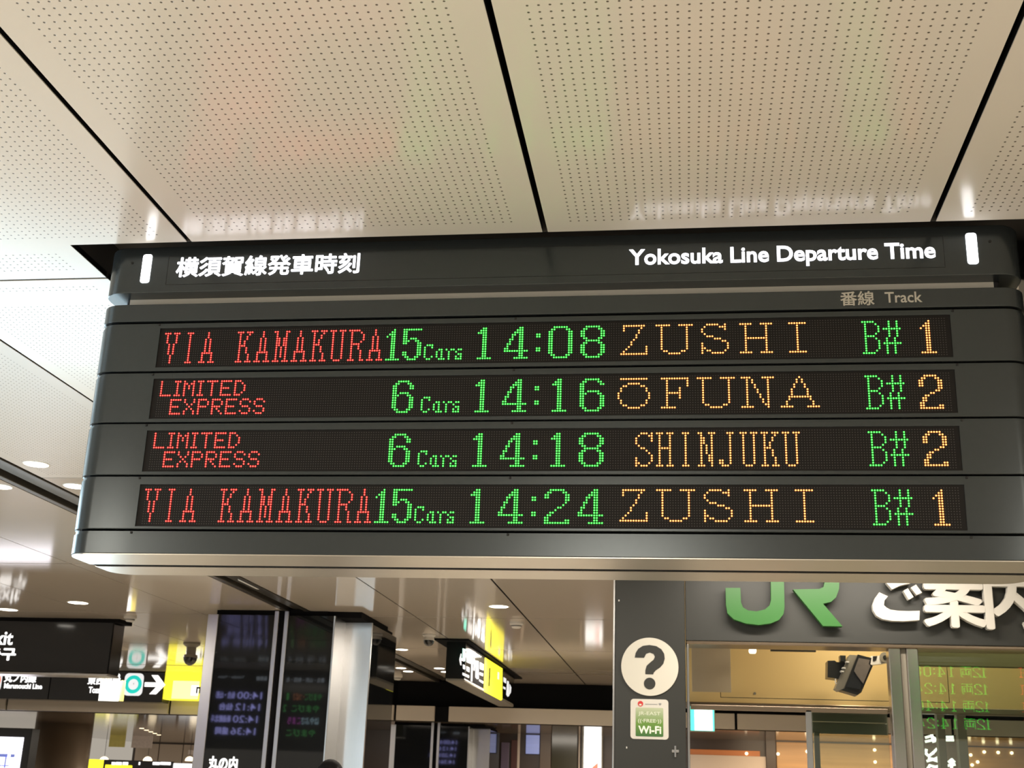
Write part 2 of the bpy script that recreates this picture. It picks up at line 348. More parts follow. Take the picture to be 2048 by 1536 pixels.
# ------------------------------------------------------------------ ceiling fittings
def downlight(x, y, r, label):
    e = tag(empty('downlight', (x, y, CZ)), label, 'downlight', 'round downlights in the ceiling')
    mb = MB(); n = 28
    for k in range(n):
        a, b = 2*math.pi*k/n, 2*math.pi*(k+1)/n
        q = lambda t, rr, z: (x+rr*math.cos(t), y+rr*math.sin(t), z)
        mb.add([q(a, r, CZ-.004), q(b, r, CZ-.004), q(b, r*1.13, CZ-.001), q(a, r*1.13, CZ-.001), q(a, r*.97, CZ-.0005), q(b, r*.97, CZ-.0005)], [(0,1,2,3), (0,4,5,1)])
    mb.build('ring', M['ring'], e)
    one('diffuser', M['lightd'], e, 'cyl', (x, y, CZ-.003), r*.97, .002, n=28)
for (x, y, r, lb) in [(-3.575, 6.31, .066, 'round downlight glowing at the left frame edge above the slot, nearest of its trio'),
    (-3.60, 6.83, .066, 'round downlight half hidden by the left end of the departure board'),
    (-4.085, 6.84, .066, 'round downlight cut by the left frame edge, left of the ceiling slot'),
    (-5.99, 11.76, .097, 'large round downlight above the black exit sign'),
    (-7.06, 12.35, .097, 'round downlight at the far left edge just above the exit sign'),
    (-1.73, 11.62, .090, 'round downlight alone in the ceiling between the black pillar and the office wall'),
    (-3.52, 15.52, .075, 'small distant downlight just right of the black pillar top'),
    (-4.08, 18.0, .075, 'distant downlight beside the pillar, left one of the pair left of the slot'),
    (-4.08, 18.5, .075, 'distant downlight low beside the pillar, right one of the pair left of the slot'),
    (-3.50, 17.92, .075, 'distant downlight left of the hanging sign, upper of the pair right of the slot'),
    (-3.50, 18.45, .075, 'distant downlight left of the hanging sign, lower of the pair right of the slot')]:
    downlight(x, y, r, lb)
def smoke(x, y, label, s=1.0):
    e = tag(empty('smoke_detector', (x, y, CZ)), label, 'smoke detector')
    mb = MB(); mb.lathe((x, y, CZ), [(.075*s, 0), (.075*s, -.022*s), (.066*s, -.026*s)], 24); mb.build('base', M['whitep'], e, True)
    mb = MB(); mb.lathe((x, y, CZ), [(.056*s, -.026*s), (.054*s, -.05*s), (.040*s, -.062*s), (.0, -.066*s)], 24); mb.build('sensor_head', M['whitep'], e, True)
    mb = MB(); mb.lathe((x, y, CZ), [(.0562*s, -.036*s), (.0566*s, -.040*s), (.0562*s, -.044*s)], 24); mb.build('vent_band', M['dark'], e)
smoke(-1.71, 12.75, 'white smoke detector on the ceiling below the lone downlight', .95)
smoke(-5.88, 12.75, 'white smoke detector on the ceiling at the top right corner of the exit sign', .9)
smoke(-4.42, 19.3, 'tiny distant smoke detector beside the hanging sign near the black beam', 1.0)
def dome_cam(x, y, label, s=1, stem=0.0, bm='whitep'):
    e = tag(empty('dome_camera', (x, y, CZ)), label, 'security camera')
    mb = MB(); mb.lathe((x, y, CZ), [(.095*s, 0), (.095*s, -.02*s), (.07*s, -.04*s)]+([(.055*s, -.05*s), (.055*s, -.05*s-stem)] if stem else [])+[(.075*s, -.055*s-stem), (.08*s, -.085*s-stem)], 24)
    mb.build('camera_base', M[bm], e, True)
    mb = MB(); mb.lathe((x, y, CZ-.085*s-stem), [(.076*s, 0)]+[(.076*s*math.cos(a), -.085*s*math.sin(a)) for a in [math.radians(t) for t in (15, 30, 45, 60, 75, 90)]], 24)
    mb.build('dome', M['smoke'], e, True)
dome_cam(-2.85, 13.9, 'black dome security camera on a white base left of the hanging yellow sign', .78)
dome_cam(-6.15, 15.2, 'grey dome security camera hanging in front of the yellow sign beside the pillar', 1.12, .09, 'housing')

# ------------------------------------------------------------------ dot matrix glyphs
def rep(*a):
    out = []
    for x in a:
        if isinstance(x, tuple): out += [x[0]]*x[1]
        else: out.append(x)
    return out
G = {
'V': rep('###.###', ('.#...#.', 4), ('..#.#..', 5), ('...#...', 4)),
'I': rep('..###..', ('...#...', 12), '..###..'),
'A': rep(('...#...', 3), ('..#.#..', 6), '.#####.', ('.#...#.', 3), '###.###'),
'K': rep('###.###', '.#...#.', ('.#..#..', 2), ('.#.#...', 2), '.###...', ('.#..#..', 3), ('.#...#.', 3), '###.###'),
'M': rep('##...##', ('.#...#.', 2), ('.##.##.', 4), ('.#.#.#.', 5), '.#...#.', '###.###'),
'U': rep('###.###', ('.#...#.', 12), '..###..'),
'R': rep('#####..', '.#...#.', ('.#....#', 3), '.#...#.', '.####..', ('.#..#..', 2), ('.#...#.', 4), '###..##'),
'S': rep('..###.#', '.#...##', ('#.....#', 2), '#......', '.#.....', '..##...', '....#..', '.....#.', '......#', '#.....#', '#.....#', '##...#.', '#.###..'),
'H': rep('###.###', ('.#...#.', 5), '.#####.', ('.#...#.', 6), '###.###'),
'N': rep('##..###', '.#...#.', ('.##..#.', 3), ('.#.#.#.', 4), ('.#..##.', 3), '.#...#.', '###..#.'),
'J': rep('...###.', ('....#..', 10), ('##..#..', 2), '.###...'),
'n1': rep('...#..', '..##..', '.###..', '#.##..', ('..##..', 9), '######'),
'n5': rep('########', ('##......', 3), '##.###..', '###..##.', '##....##', ('......##', 3), ('##....##', 2), '.##..##.', '..####..'),
'n6': rep('..#####..', '.##...##.', ('##.....##', 2), '##.......', '##.####..', '###...##.', ('##.....##', 5), '.##...##.', '..#####..'),
'c': ['.###', '#..#', '#...', '#...', '#...', '#..#', '.##.'],
'a': ['.##.', '#.#.', '#.#.', '#.#.', '.###'],
'r': ['#.##', '.#..', '.#..', '.#..', '.#..'],
's': ['.##', '#..', '.##', '#.#', '###'],
'1': rep('..##..', '.###..', '####..', ('..##..', 10), '######'),
'4': ['......##..', '.....###..', '....####..', '...##.##..', '...#..##..', '..##..##..', '..#...##..', '.##...##..', '.#....##..', '##....##..', '##########', '......##..', '......##..', '....######'],
':': ['..', '..', '..', '##', '##', '..', '..', '..', '..', '##', '##'],
'0': rep('..######..', '.##....##.', ('##......##', 10), '.##....##.', '..######..'),
'8': rep('..######..', '.##....##.', ('##......##', 3), '.##....##.', '..######..', '.##....##.', ('##......##', 4), '.##....##.', '..######..'),
'6': rep('..######..', '.##....##.', '##......##', ('##........', 2), '##.#####..', '###....##.', ('##......##', 5), '.##....##.', '..######..'),
'2': ['..######..', '.##....##.', '##......##', '##......##', '........##', '........#.', '.......#..', '.....##...', '....#.....', '..##......', '.##.......', '##........', '##......##', '##########'],
'wZ': ['.#########.', '.#......#..', '.#.....#...', '.......#...', '......#....', '......#....', '.....#.....', '....#......', '....#......', '...#......#', '..#.......#', '.#........#', '###########'],
'wU': rep('######...######', ('..#.........#..', 10), '...##.....##...', '.....#####.....'),
'wS': ['..#####..#.', '.#.....###.', '#........#.', '#..........', '.#.........', '..###......', '.....###...', '........##.', '#.........#', '#.........#', '##........#', '#.##.....#.', '#...#####..'],
'wH': rep('#####...#####', ('..#.......#..', 5), '..#########..', ('..#.......#..', 5), '#####...#####'),
'wI': rep('#######', ('...#...', 11), '#######'),
'wO': ['.###########.', '.............', '....#####....', '..##.....##..', '.#.........#.', '.#.........#.', '#...........#', '#...........#', '#...........#', '.#.........#.', '.#.........#.', '..##.....##..', '....#####....'],
'wF': rep('###########', ('..#.......#', 3), ('..#....#...', 2), '..######...', ('..#....#...', 2), ('..#........', 3), '######.....'),
'wN': rep('####....#####', ('..#.#.....#..', 2), ('..#..#....#..', 2), ('..#...#...#..', 2), ('..#....#..#..', 2), ('..#.....#.#..', 2), '..#......##..', '#####.....#..'),
'wA': rep('.......#.......', ('......#.#......', 2), ('.....#...#.....', 2), ('....#.....#....', 3), '...#########...', '...#.......#...', ('..#.........#..', 2), '#####.....#####'),
'B': rep('#####..', '.#...#.', ('.#....#', 3), '.#...#.', '.####..', '.#...#.', ('.#....#', 4), '.#...#.', '#####..'),
'#': rep(('..#..#.', 3), '#######', ('..#..#.', 3), ('.#..#..', 2), '#######', ('.#..#..', 4)),
'o2': rep('..#####..', '.##...##.', ('##.....##', 3), '.......##', '......##.', '....##...', '..##.....', ('.##......', 2), '##.......', '##.....##', '#########'),
'mL': rep(('#....', 6), '#####'), 'mI': rep('###', ('.#.', 5), '###'), 'mM': rep('#...#', '##.##', ('#.#.#', 2), ('#...#', 3)),
'mT': rep('#####', ('..#..', 6)), 'mE': ['#####', '#....', '#....', '####.', '#....', '#....', '#####'],
'mD': rep('###..', '#..#.', ('#...#', 3), '#..#.', '###..'), 'mX': ['#...#', '#...#', '.#.#.', '..#..', '.#.#.', '#...#', '#...#'],
'mP': rep('####.', ('#...#', 2), '####.', ('#....', 3)), 'mR': rep('####.', ('#...#', 2), '####.', '#.#..', '#..#.', '#...#'),
'mS': ['.###.', '#...#', '#....', '.###.', '....#', '#...#', '.###.'],
'ryo': rep('##############', ('......##......', 2), '##############', '#.....##.....#', '#.#...##..#..#', ('#.##..##..##.#', 4), '#.##########.#', '#............#', '#...........##', '#..........##.'),
}
def seq(s, col, step, color, row=1, pre=''):
    return [(pre+ch, col+i*step, row, color) for i, ch in enumerate(s) if ch != ' ']
CARS = [('c', 112, 8, 'g'), ('a', 117, 10, 'g'), ('r', 121, 10, 'g'), ('s', 125, 10, 'g')]
VIA = seq('VIA KAMAKURA', 0, 8, 'r') + [('n1', 96, 1, 'g'), ('n5', 103, 1, 'g')] + CARS
LIM = [(g, c, 0, 'r') for g, c in zip(('mL', 'mI', 'mM', 'mI', 'mT', 'mE', 'mD'), (1, 7, 11, 17, 21, 27, 33))] + \
      [(g, c, 8, 'r') for g, c in zip(('mE', 'mX', 'mP', 'mR', 'mE', 'mS', 'mS'), (6, 12, 18, 24, 30, 36, 42))] + [('n6', 100, 1, 'g')] + CARS
def hm(h, a, b, ca, cb): return [('1', 134, 1, 'g'), ('4', 145, 1, 'g'), (':', 158, 1, 'g'), (a, ca, 1, 'g'), (b, cb, 1, 'g')]
ZUSHI = [('wZ', 192, 1, 'o'), ('wU', 206, 1, 'o'), ('wS', 224, 1, 'o'), ('wH', 239, 1, 'o'), ('wI', 258, 1, 'o')]
BN = [('B', 286, 1, 'g'), ('#', 294, 1, 'g')]
ROWS = [VIA + hm(0, '0', '8', 163, 176) + ZUSHI + BN + [('n1', 308, 1, 'o')],
        LIM + hm(0, '1', '6', 165, 176) + [('wO', 191, 1, 'o'), ('wF', 208, 1, 'o'), ('wU', 222, 1, 'o'), ('wN', 239, 1, 'o'), ('wA', 254, 1, 'o')] + BN + [('o2', 306, 1, 'o')],
        LIM + hm(0, '1', '8', 165, 176) + seq('SHINJUKU', 198, 8, 'o') + BN + [('o2', 306, 1, 'o')],
        VIA + hm(0, '2', '4', 163, 176) + ZUSHI + BN + [('n1', 308, 1, 'o')]]
REAR = [[('wU', 20, 1, 'r'), ('wH', 37, 1, 'r'), ('n1', 92, 1, 'g'), ('2', 99, 1, 'g'), ('ryo', 111, 1, 'g'), ('1', 134, 1, 'g'), ('4', 145, 1, 'g'), (':', 158, 1, 'g'), (a, 163, 1, 'g'), (b, 176, 1, 'g')]
        for a, b in (('0', '8'), ('2', '4'), ('4', '0'), ('2', '4'))]
LP = 0.007525; LX0 = -1.6255
LZ = [1.3482, 1.1793, 1.0105, .8402]
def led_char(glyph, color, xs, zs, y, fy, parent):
    """one lit character: every lit dot is a bright core in a glow ring imitating bloom"""
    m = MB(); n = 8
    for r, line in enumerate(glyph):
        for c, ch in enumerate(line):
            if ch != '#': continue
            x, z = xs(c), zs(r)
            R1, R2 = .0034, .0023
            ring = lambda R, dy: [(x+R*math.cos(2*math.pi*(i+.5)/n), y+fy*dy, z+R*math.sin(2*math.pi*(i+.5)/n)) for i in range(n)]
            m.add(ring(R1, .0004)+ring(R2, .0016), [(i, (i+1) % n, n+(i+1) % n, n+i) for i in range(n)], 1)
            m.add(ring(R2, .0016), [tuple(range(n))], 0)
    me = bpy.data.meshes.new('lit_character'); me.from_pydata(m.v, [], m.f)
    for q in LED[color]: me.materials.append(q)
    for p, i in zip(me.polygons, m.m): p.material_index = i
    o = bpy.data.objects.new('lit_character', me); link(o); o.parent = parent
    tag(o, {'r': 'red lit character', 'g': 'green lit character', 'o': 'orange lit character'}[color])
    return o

# ------------------------------------------------------------------ departure board
def outline(x0, x1, y0, y1, r, ins=0, notch=None, n=7):
    """plan outline of the housing, with an optional shallow notch in front and rear"""
    x0 += ins; x1 -= ins; y0 += ins; y1 -= ins; r = max(r-ins, .001); nx0, nx1, nf, nr = notch if notch else (x0+r+.02, x1-r-.02, 0, 0)
    pts = []
    def arc(cx, cy, a0):
        for i in range(n+1):
            a = math.radians(a0+90*i/n); pts.append((cx+r*math.cos(a), cy+r*math.sin(a)))
    arc(x0+r, y0+r, 180)
    pts.extend([(nx0, y0), (nx0, y0+nf), (nx1, y0+nf), (nx1, y0)])
    arc(x1-r, y0+r, 270); arc(x1-r, y1-r, 0)
    pts.extend([(nx1, y1), (nx1, y1-nr), (nx0, y1-nr), (nx0, y1)])
    arc(x0+r, y1-r, 90)
    return pts
def loft(name, mats, parent, layers):
    m = MB(); m.loft([[(x, y, z+EYE) for x, y in ol] for z, ol in layers]); return m.build(name, mats, parent, True)
BY0, BY1, BR = 3.521, 3.900, .075
MODZ = [(1.2228, 1.3830, 1.2345, 1.3660), (1.0550, 1.2162, 1.0655, 1.1965), (.8868, 1.0495, .8965, 1.0272), (.7186, .8812, .7262, .8562)]
def make_board(dx, label, front, rear, title):
    X0, X1 = -1.867+dx, 1.003+dx; NX0, NX1 = -1.646+dx, .777+dx
    if not front: NX0, NX1 = X0+X1-NX1, X0+X1-NX0
    e = tag(empty('departure_board', ((X0+X1)/2, 3.71, .6435+EYE)), label, 'departure board')
    def ol(ins=0, notch=False):
        return outline(X0, X1, BY0, BY1, BR, ins, (NX0, NX1, .004 if front else 0, .004 if rear else 0) if notch is True else (NX0, NX1, 0, 0))
    # inner core between the rows and the pale strip under the title band
    m = MB(); m.loft([[(x, y, z+EYE) for x, y in outline(X0, X1, BY0, BY1, BR, .022)] for z in (.66, 1.4485)]); m.build('core', M['black'], e)
    m = MB(); m.loft([[(x, y, z+EYE) for x, y in outline(X0, X1, BY0, BY1, BR, .062)] for z in (1.4485, 1.495)]); m.build('neck', M['neck'], e, True)
    one('light_strip', M['strip'], e, 'box', (-1.79+dx, BY0+.0585, 1.45+EYE), (.922+dx, BY0+.063, 1.4905+EYE))
    # title band
    tb = loft('title_band', M['board'], e, [(1.4908, ol(.0015)), (1.4925, ol()), (1.646, ol()), (1.6495, ol(.002))])
    lb = loft('label_band', M['board'], e, [(1.3912, ol(.0015)), (1.393, ol()), (1.4478, ol()), (1.4491, ol(.0013))])
    if title:
        # fine joint round the title window
        m = MB(); a, b, c, d = -1.647+dx, .774+dx, 1.517+EYE, 1.616+EYE; t = .0011
        m.box((a, BY0-.0006, d), (b, BY0, d+t)); m.box((a, BY0-.0006, c-t), (b, BY0, c)); m.box((a-t, BY0-.0006, c-t), (a, BY0, d+t)); m.box((b, BY0-.0006, c-t), (b+t, BY0, d+t))
        m.build('window_joint', M['screw'], tb)
        tag(text('japanese_title', '横須賀線発車時刻', M['title'], tb, -1.6165, -1.0105, 1.5425+EYE, BY0, zt=1.6095+EYE, off=.017, ext=.0015, base=False), 'white lit Japanese title')
        tag(text('english_title', 'Yokosuka Line Departure Time', M['title'], tb, -.1585, .750, 1.5485+EYE, BY0, zt=1.5985+EYE, off=.022, ext=.0015), 'white lit English title')
        for a, b in ((-1.7355, -1.7050), (.8395, .8705)):
            m = MB(); m.prism(rrect(a, 1.5245+EYE, b, 1.624+EYE, .008), BY0-.002, BY0+.002); m.build('light_bar', M['bar'], tb)
        for a in (-1.771, .908): one('screw', M['screw'], tb, 'cyl', (a, BY0-.0015, 1.596+EYE), .0045, .003, ax='y', n=10)
        text('track_heading', '番線', M['print'], lb, .468, .5645, 1.4005+EYE, BY0, zt=1.4445+EYE, off=.012, ext=.0006, base=False)
        text('track_heading', 'Track', M['print'], lb, .5955, .7020, 1.4075+EYE, BY0, zt=1.4405+EYE, off=.012, ext=.0006)
    for k, (zb, zt, pb, pt) in enumerate(MODZ):
        md = loft('display_row', M['board'], e, [(zb, ol(.0015)), (zb+.0015, ol()), (pb, ol()), (pb, ol(0, True)), (pt, ol(0, True)), (pt, ol()), (zt-.0088, ol()), (zt-.0082, ol(.0035)), (zt, ol(.0035))])
        for side, content in ((1, front), (-1, rear)):
            if not content: continue
            y = BY0+.004 if side == 1 else BY1-.004; fy = -side
            one('led_screen', M['ledface'], md, 'box', (NX0+.0005, y, pb+EYE+.0005), (NX1-.0005, y+fy*.0006, pt+EYE-.0005))
            lit = set(); yy = y+fy*.0006
            if side == 1: xs = lambda c: LX0+dx+c*LP
            else: xs = lambda c: NX1-(LX0+1.646)-c*LP
            zz = lambda r: LZ[k]-(r-1)*.0075+EYE
            for g, c0, r0, colr in content[k]:
                gl = G[g]
                for r, line in enumerate(gl):
                    for c, ch in enumerate(line):
                        if ch == '#': lit.add((c0+c, r0+r))
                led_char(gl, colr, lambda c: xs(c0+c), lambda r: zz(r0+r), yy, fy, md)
            if side == 1:
                v = []; f = []; R = .0016
                for r in range(16):
                    for c in range(318):
                        if (c, r) in lit: continue
                        x, z = xs(c), zz(r); n0 = len(v)
                        v += [(x+R*math.cos(a), yy-.0006, z+R*math.sin(a)) for a in [math.pi*i/3 for i in range(6)]]; f.append(tuple(range(n0+5, n0-1, -1)))
                me = bpy.data.meshes.new('unlit_leds'); me.from_pydata(v, [], f); me.materials.append(M['ledoff'])
                o = bpy.data.objects.new('unlit_leds', me); link(o); o.parent = md; tag(o, kind='stuff')
        if front:
            for sx in (-1.652, -.505, .786): one('screw', M['screw'], md, 'bbox', (sx+dx-.0032, BY0+.0005, zt+EYE-.0078), (sx+dx+.0032, BY0+.0036, zt+EYE-.0012), c=.001)
    bb = loft('base_band', M['board'], e, [(.6435, ol(.002)), (.6455, ol()), (.7032, ol()), (.7038, ol(.0035)), (.7120, ol(.0035))])
    if front:
        for sx in (-1.656, -.506, .785): one('screw', M['screw'], bb, 'bbox', (sx+dx-.0032, BY0+.0005, .7042+EYE), (sx+dx+.0032, BY0+.0036, .7108+EYE), c=.001)
    # stainless underside in two halves with the dark groove between them
    for (ya, yb) in ((BY0+.0025, 3.703), (3.740, BY1-.0025)):
        full = outline(X0, X1, BY0, BY1, BR, .0025, n=12)
        pts = [(x, min(max(y, ya), yb)) for x, y in full]
        cl = []
        for p in pts:
            if not cl or (abs(p[0]-cl[-1][0])+abs(p[1]-cl[-1][1])) > 1e-6: cl.append(p)
        # keep only points whose clamped copy lies on the outline, plus the two cut corners
        cl = [p for p, q in zip(pts, full) if abs(p[1]-q[1]) < 1e-9]
        if ya < 3.6: cl = sorted([p for p in cl], key=lambda p: p[0]); cl = [(X0+.0025, yb)]+cl+[(X1-.0025, yb)]
        else: cl = sorted(cl, key=lambda p: p[0]); cl = [(X0+.0025, ya)]+cl+[(X1-.0025, ya)]
        m = MB(); m.loft([[(x, y, z+EYE) for x, y in cl] for z in (.6405, .6440)]); m.build('bottom_plate', M['steel'], e)
    one('groove', M['black'], e, 'box', (X0+.006, 3.703, .6425+EYE), (X1-.006, 3.740, .6438+EYE))
    return e
make_board(0, 'dark grey Yokosuka Line departure board with four lit rows, hanging across the picture', ROWS, None, True)
make_board(2.93, 'second board past the right frame edge, its green rows mirrored in the office window', None, REAR, False)

# ------------------------------------------------------------------ full colour board out of view on the left, mirrored in the pillars
YB = 5.6; V1 = 2*12.1-YB
e = tag(empty('departure_board', (-6.9, YB-.15, 2.0)), 'black high-speed line board out of view at left, seen mirrored in the pillar glass', 'departure board')
one('board_housing', M['signblk'], e, 'bbox', (-8.3, YB-.35, 2.02), (-5.0, YB-.01, 3.18), c=.01)
def mz(py): return P(500, py, V1).z
def mx_(px): return P(px, 1400, V1).x
MG = [mat('dim_green_text', (.1,.3,.1), .5, emit=(.10, .75, .16), es=1.7), mat('orange_text', (.3,.1,.1), .5, emit=(1, .35, .12), es=1.8), mat('violet_text', (.3,.1,.3), .5, emit=(.85, .12, .80), es=2.4),
      mat('pale_blue_text', (.3,.3,.3), .5, emit=(.55, .85, 1), es=3.4), mat('lavender_text', (.3,.3,.3), .5, emit=(.42, .42, 1), es=7.0), mat('faint_white_text', (.3,.3,.3), .5, emit=(.7, .8, .9), es=2.2)]
rows = [(1391, [('やまびこ', 643, 609, 0), ('・つばさ', 608, 586, 1), ('1', 577, 573, 0)], '14:00', '仙台・山形'), (1414, [('やまびこ', 640, 585, 0), ('2', 574, 568, 0)], '14:12', '仙台'),
        (1438, [('はやぶさ', 640, 606, 3), ('こまち', 604, 579, 2)], '14:20', '新函館北斗'), (1462, [('やまびこ', 636, 578, 0)], '14:36', '盛岡')]
for i, (py, names, tm, dest) in enumerate(rows):
    lean = -i*2.2
    z0, z1 = mz(py+7+i*.3), mz(py-7+i*.3)
    for s_, a, b, c in names: text('lettering', s_, MG[c], e, mx_(a), mx_(b), z0, YB, zt=z1, off=.012, face='+Y', base=False)
    text('lettering', tm, MG[4], e, mx_(523+lean), mx_(474+lean), z0, YB, zt=z1, off=.004, face='+Y', base=False)
    text('lettering', dest, MG[4], e, mx_(469+lean), mx_((431, 440, 426, 437)[i]), z0, YB, zt=z1, off=.02, face='+Y', base=False)
text('heading', '東北・山形・秋田・北', MG[5], e, mx_(646), mx_(569), mz(1362), YB, zt=mz(1353), off=.01, face='+Y', base=False)
text('heading', '新幹線', MG[5], e, mx_(530), mx_(509), mz(1361), YB, zt=mz(1352), off=.01, face='+Y', base=False)
text('heading', 'Tohoku・Yama', MG[5], e, mx_(484), mx_(432), mz(1357), YB, zt=mz(1352), off=.0, face='+Y', base=False)

# ------------------------------------------------------------------ black glass pillars
def pillar(Y, gx, label, top, hs=1.0, word=True):
    """glazed pillar: two black panes, aluminium edges, set-back aluminium cheek and a dark side pane"""
    e = tag(empty('glass_pillar', (gx, Y+.5, 0)), label, 'pillar')
    zt = top
    one('pillar_core', M['black'], e, 'box', (gx-.66*hs, Y+.03, 0), (gx+.46*hs, Y+1.45, zt+.04))
    one('glass_pane', M['blackg'], e, 'bbox', (gx-.66*hs, Y, 0), (gx-.075*hs, Y+.03, zt-.02), c=.003)
    one('glass_pane', M['blackg'], e, 'bbox', (gx+.07*hs, Y, 0), (gx+.535*hs, Y+.03, zt-.02), c=.003)
    one('edge_strip', M['alu'], e, 'bbox', (gx-.77*hs, Y-.01, 0), (gx-.66*hs, Y+.12, zt-.02), c=.004)
    one('edge_strip', M['alu'], e, 'bbox', (gx-.075*hs, Y-.012, 0), (gx-.032*hs, Y+.05, zt+.02), c=.003)
    one('edge_strip', M['alu'], e, 'bbox', (gx+.028*hs, Y-.012, 0), (gx+.070*hs, Y+.05, zt+.02), c=.003)
    one('edge_strip', M['alu'], e, 'bbox', (gx+.535*hs, Y-.012, 0), (gx+.552*hs, Y+.4, zt-.02), c=.003)
    one('side_cheek', M['alu'], e, 'bbox', (gx+.46*hs, Y+.385, 0), (gx+.83*hs, Y+.42, zt-.03), c=.003)
    m = MB(); m.bbox((gx+.80*hs, Y+.42, 0), (gx+.832*hs, Y+1.50, zt-.045), c=.003); m.build('side_pane', M['blackg'], e)
    one('side_core', M['black'], e, 'box', (gx+.45*hs, Y+.43, 0), (gx+.795*hs, Y+1.45, zt-.0))
    one('shadow_gap', M['black'], e, 'box', (gx-.70*hs, Y+.05, zt-.03), (gx+.80*hs, Y+1.2, CZ if zt > 3 else zt+.02))
    return e
p1 = pillar(12.10, -3.985, 'large black glass pillar with silver edges left of centre, mirroring timetable rows', 3.17)
a, b = P(419, 1520, 12.1), P(476, 1520, 12.1)
tag(text('floor_name', '丸の内', M['white'], p1, a.x, b.x, P(440, 1536, 12.1).z-.02, 12.088, zt=P(440, 1513, 12.1).z, off=.03, ext=.004, base=False), 'white lit lettering near the pillar foot of view')
pillar(20.55, -4.02, 'distant black glass pillar standing under the beige beam beyond the first', 2.55)

# ------------------------------------------------------------------ hanging signs on the left
def sbox(name, x0, y0, x1, y1, Y, m, parent, dep=.01, c=.002, front=0.0):
    a, b = P(x0, (y0+y1)/2, Y), P(x1, (y0+y1)/2, Y); zt = P((x0+x1)/2, y0, Y).z; zb = P((x0+x1)/2, y1, Y).z
    return one(name, m, parent, 'bbox', (a.x, Y-front, zb), (b.x, Y-front+dep, zt), c=c)
e = tag(empty('exit_sign', (-7.6, 13.1, CZ)), 'long black hanging Exit sign at the left frame edge', 'sign')
one('sign_box', M['signblk'], e, 'bbox', (-9.2, 13.0, EYE+1.062), (-6.17, 13.28, EYE+1.628), c=.012)
one('top_cap', M['black'], e, 'box', (-9.2, 12.98, EYE+1.612), (-6.10, 13.30, EYE+1.65))
one('bottom_trim', M['alu'], e, 'bbox', (-9.2, 12.985, EYE+1.040), (-6.17, 13.285, EYE+1.062), c=.004)
q = P(27, 1290, 13)
text('lettering', 'Exit', M['white'], e, -7.62, P(26, 1280, 13).x, P(14, 1289, 13).z, 12.998, zt=P(14, 1262, 13).z, off=.02, ext=.003)
text('lettering', '출구', M['white'], e, -7.595, P(31, 1308, 13).x, P(16, 1320, 13).z, 12.998, zt=P(16, 1296, 13).z, off=.03, ext=.003, base=False)

YS = 19.45
e = tag(empty('line_sign', (-9, YS+.1, CZ)), 'long black and yellow subway line sign under the far ceiling edge', 'sign')
sbox('sign_box', -120, 1340, 327, 1399.5, YS, M['signblk'], e, .3, .01)
sbox('yellow_panel', 328, 1343, 398, 1399, YS, M['yellow'], e, .3, .01)
sbox('pale_patch', 345, 1362, 398, 1398, YS, M['yellowp'], e, .01, .002, .012)
F = YS-.012
a, b = P(11, 1350, YS).x, P(74, 1350, YS).x
text('lettering', '丸ノ内線', M['white'], e, a, b, P(40, 1364.5, YS).z, F, zt=P(40, 1349.5, YS).z, off=.03, ext=.003, base=False)
text('lettering', 'Marunouchi Line', M['white'], e, P(9, 1372, YS).x, P(85, 1372, YS).x, P(45, 1377, YS).z, F, zt=P(45, 1367, YS).z, off=.03, ext=.003)
text('lettering', '東西線', M['white'], e, P(177, 1360, YS).x, P(225, 1360, YS).x, P(200, 1369, YS).z, F, zt=P(200, 1354, YS).z, off=.03, ext=.003, base=False)
text('lettering', 'Tozai Line', M['white'], e, P(178, 1380, YS).x, P(228, 1380, YS).x, P(200, 1386, YS).z, F, zt=P(200, 1374, YS).z, off=.03, ext=.003)
one('joint', M['black'], e, 'box', (P(99, 1370, YS).x, YS-.006, P(99, 1399, YS).z), (P(100.5, 1370, YS).x, YS, P(99, 1350, YS).z))
def badge(x0, y0, x1, y1, mring, rr, ri):
    a, b = P(x0, y1, YS), P(x1, y0, YS); m = MB(); m.prism(rrect(a.x, a.z, b.x, b.z, .07), YS-.014, YS-.001); m.build('line_badge', M['whited'], e)
    cx, cz = (a.x+b.x)/2, (a.z+b.z)/2; n = 28; m = MB()
    for i in range(n):
        t0, t1 = 2*math.pi*i/n, 2*math.pi*(i+1)/n
        m.add([(cx+r*math.cos(t), YS-.018, cz+r*math.sin(t)) for r, t in ((rr, t0), (rr, t1), (ri, t1), (ri, t0))], [(0, 1, 2, 3)])
    m.build('line_ring', mring, e)
badge(246, 1347, 289, 1391, M['teal'], .142, .084)
badge(-34, 1341, 7, 1382, M['redr'], .142, .084)
q0 = P(268, 1369, YS)
text('line_letter', 'T', M['ink'], e, q0.x-.012, q0.x+.012, q0.z-.005, YS-.016, zt=q0.z+.02, off=.0, ext=.002)
def arrow(x0, x1, yc, h, Y, parent, m):
    a, b = P(x0, yc, Y), P(x1, yc, Y); c = a.z; w = b.x-a.x; hh = h/FPX*Y/2; t = hh*.23
    pts = [(a.x, c-t), (b.x-w*.42, c-t), (b.x-w*.72, c-hh), (b.x-w*.40, c-hh), (b.x, c), (b.x-w*.40, c+hh), (b.x-w*.72, c+hh), (b.x-w*.42, c+t), (a.x, c+t)]
    mb = MB(); mb.prism(pts, Y-.016, Y-.004); mb.build('arrow', m, parent)
arrow(290, 331, 1369, 38, YS, e, M['white'])
sbox('white_patch', 383, 1371, 398, 1391, YS, M['white'], e, .012, .002, .02)
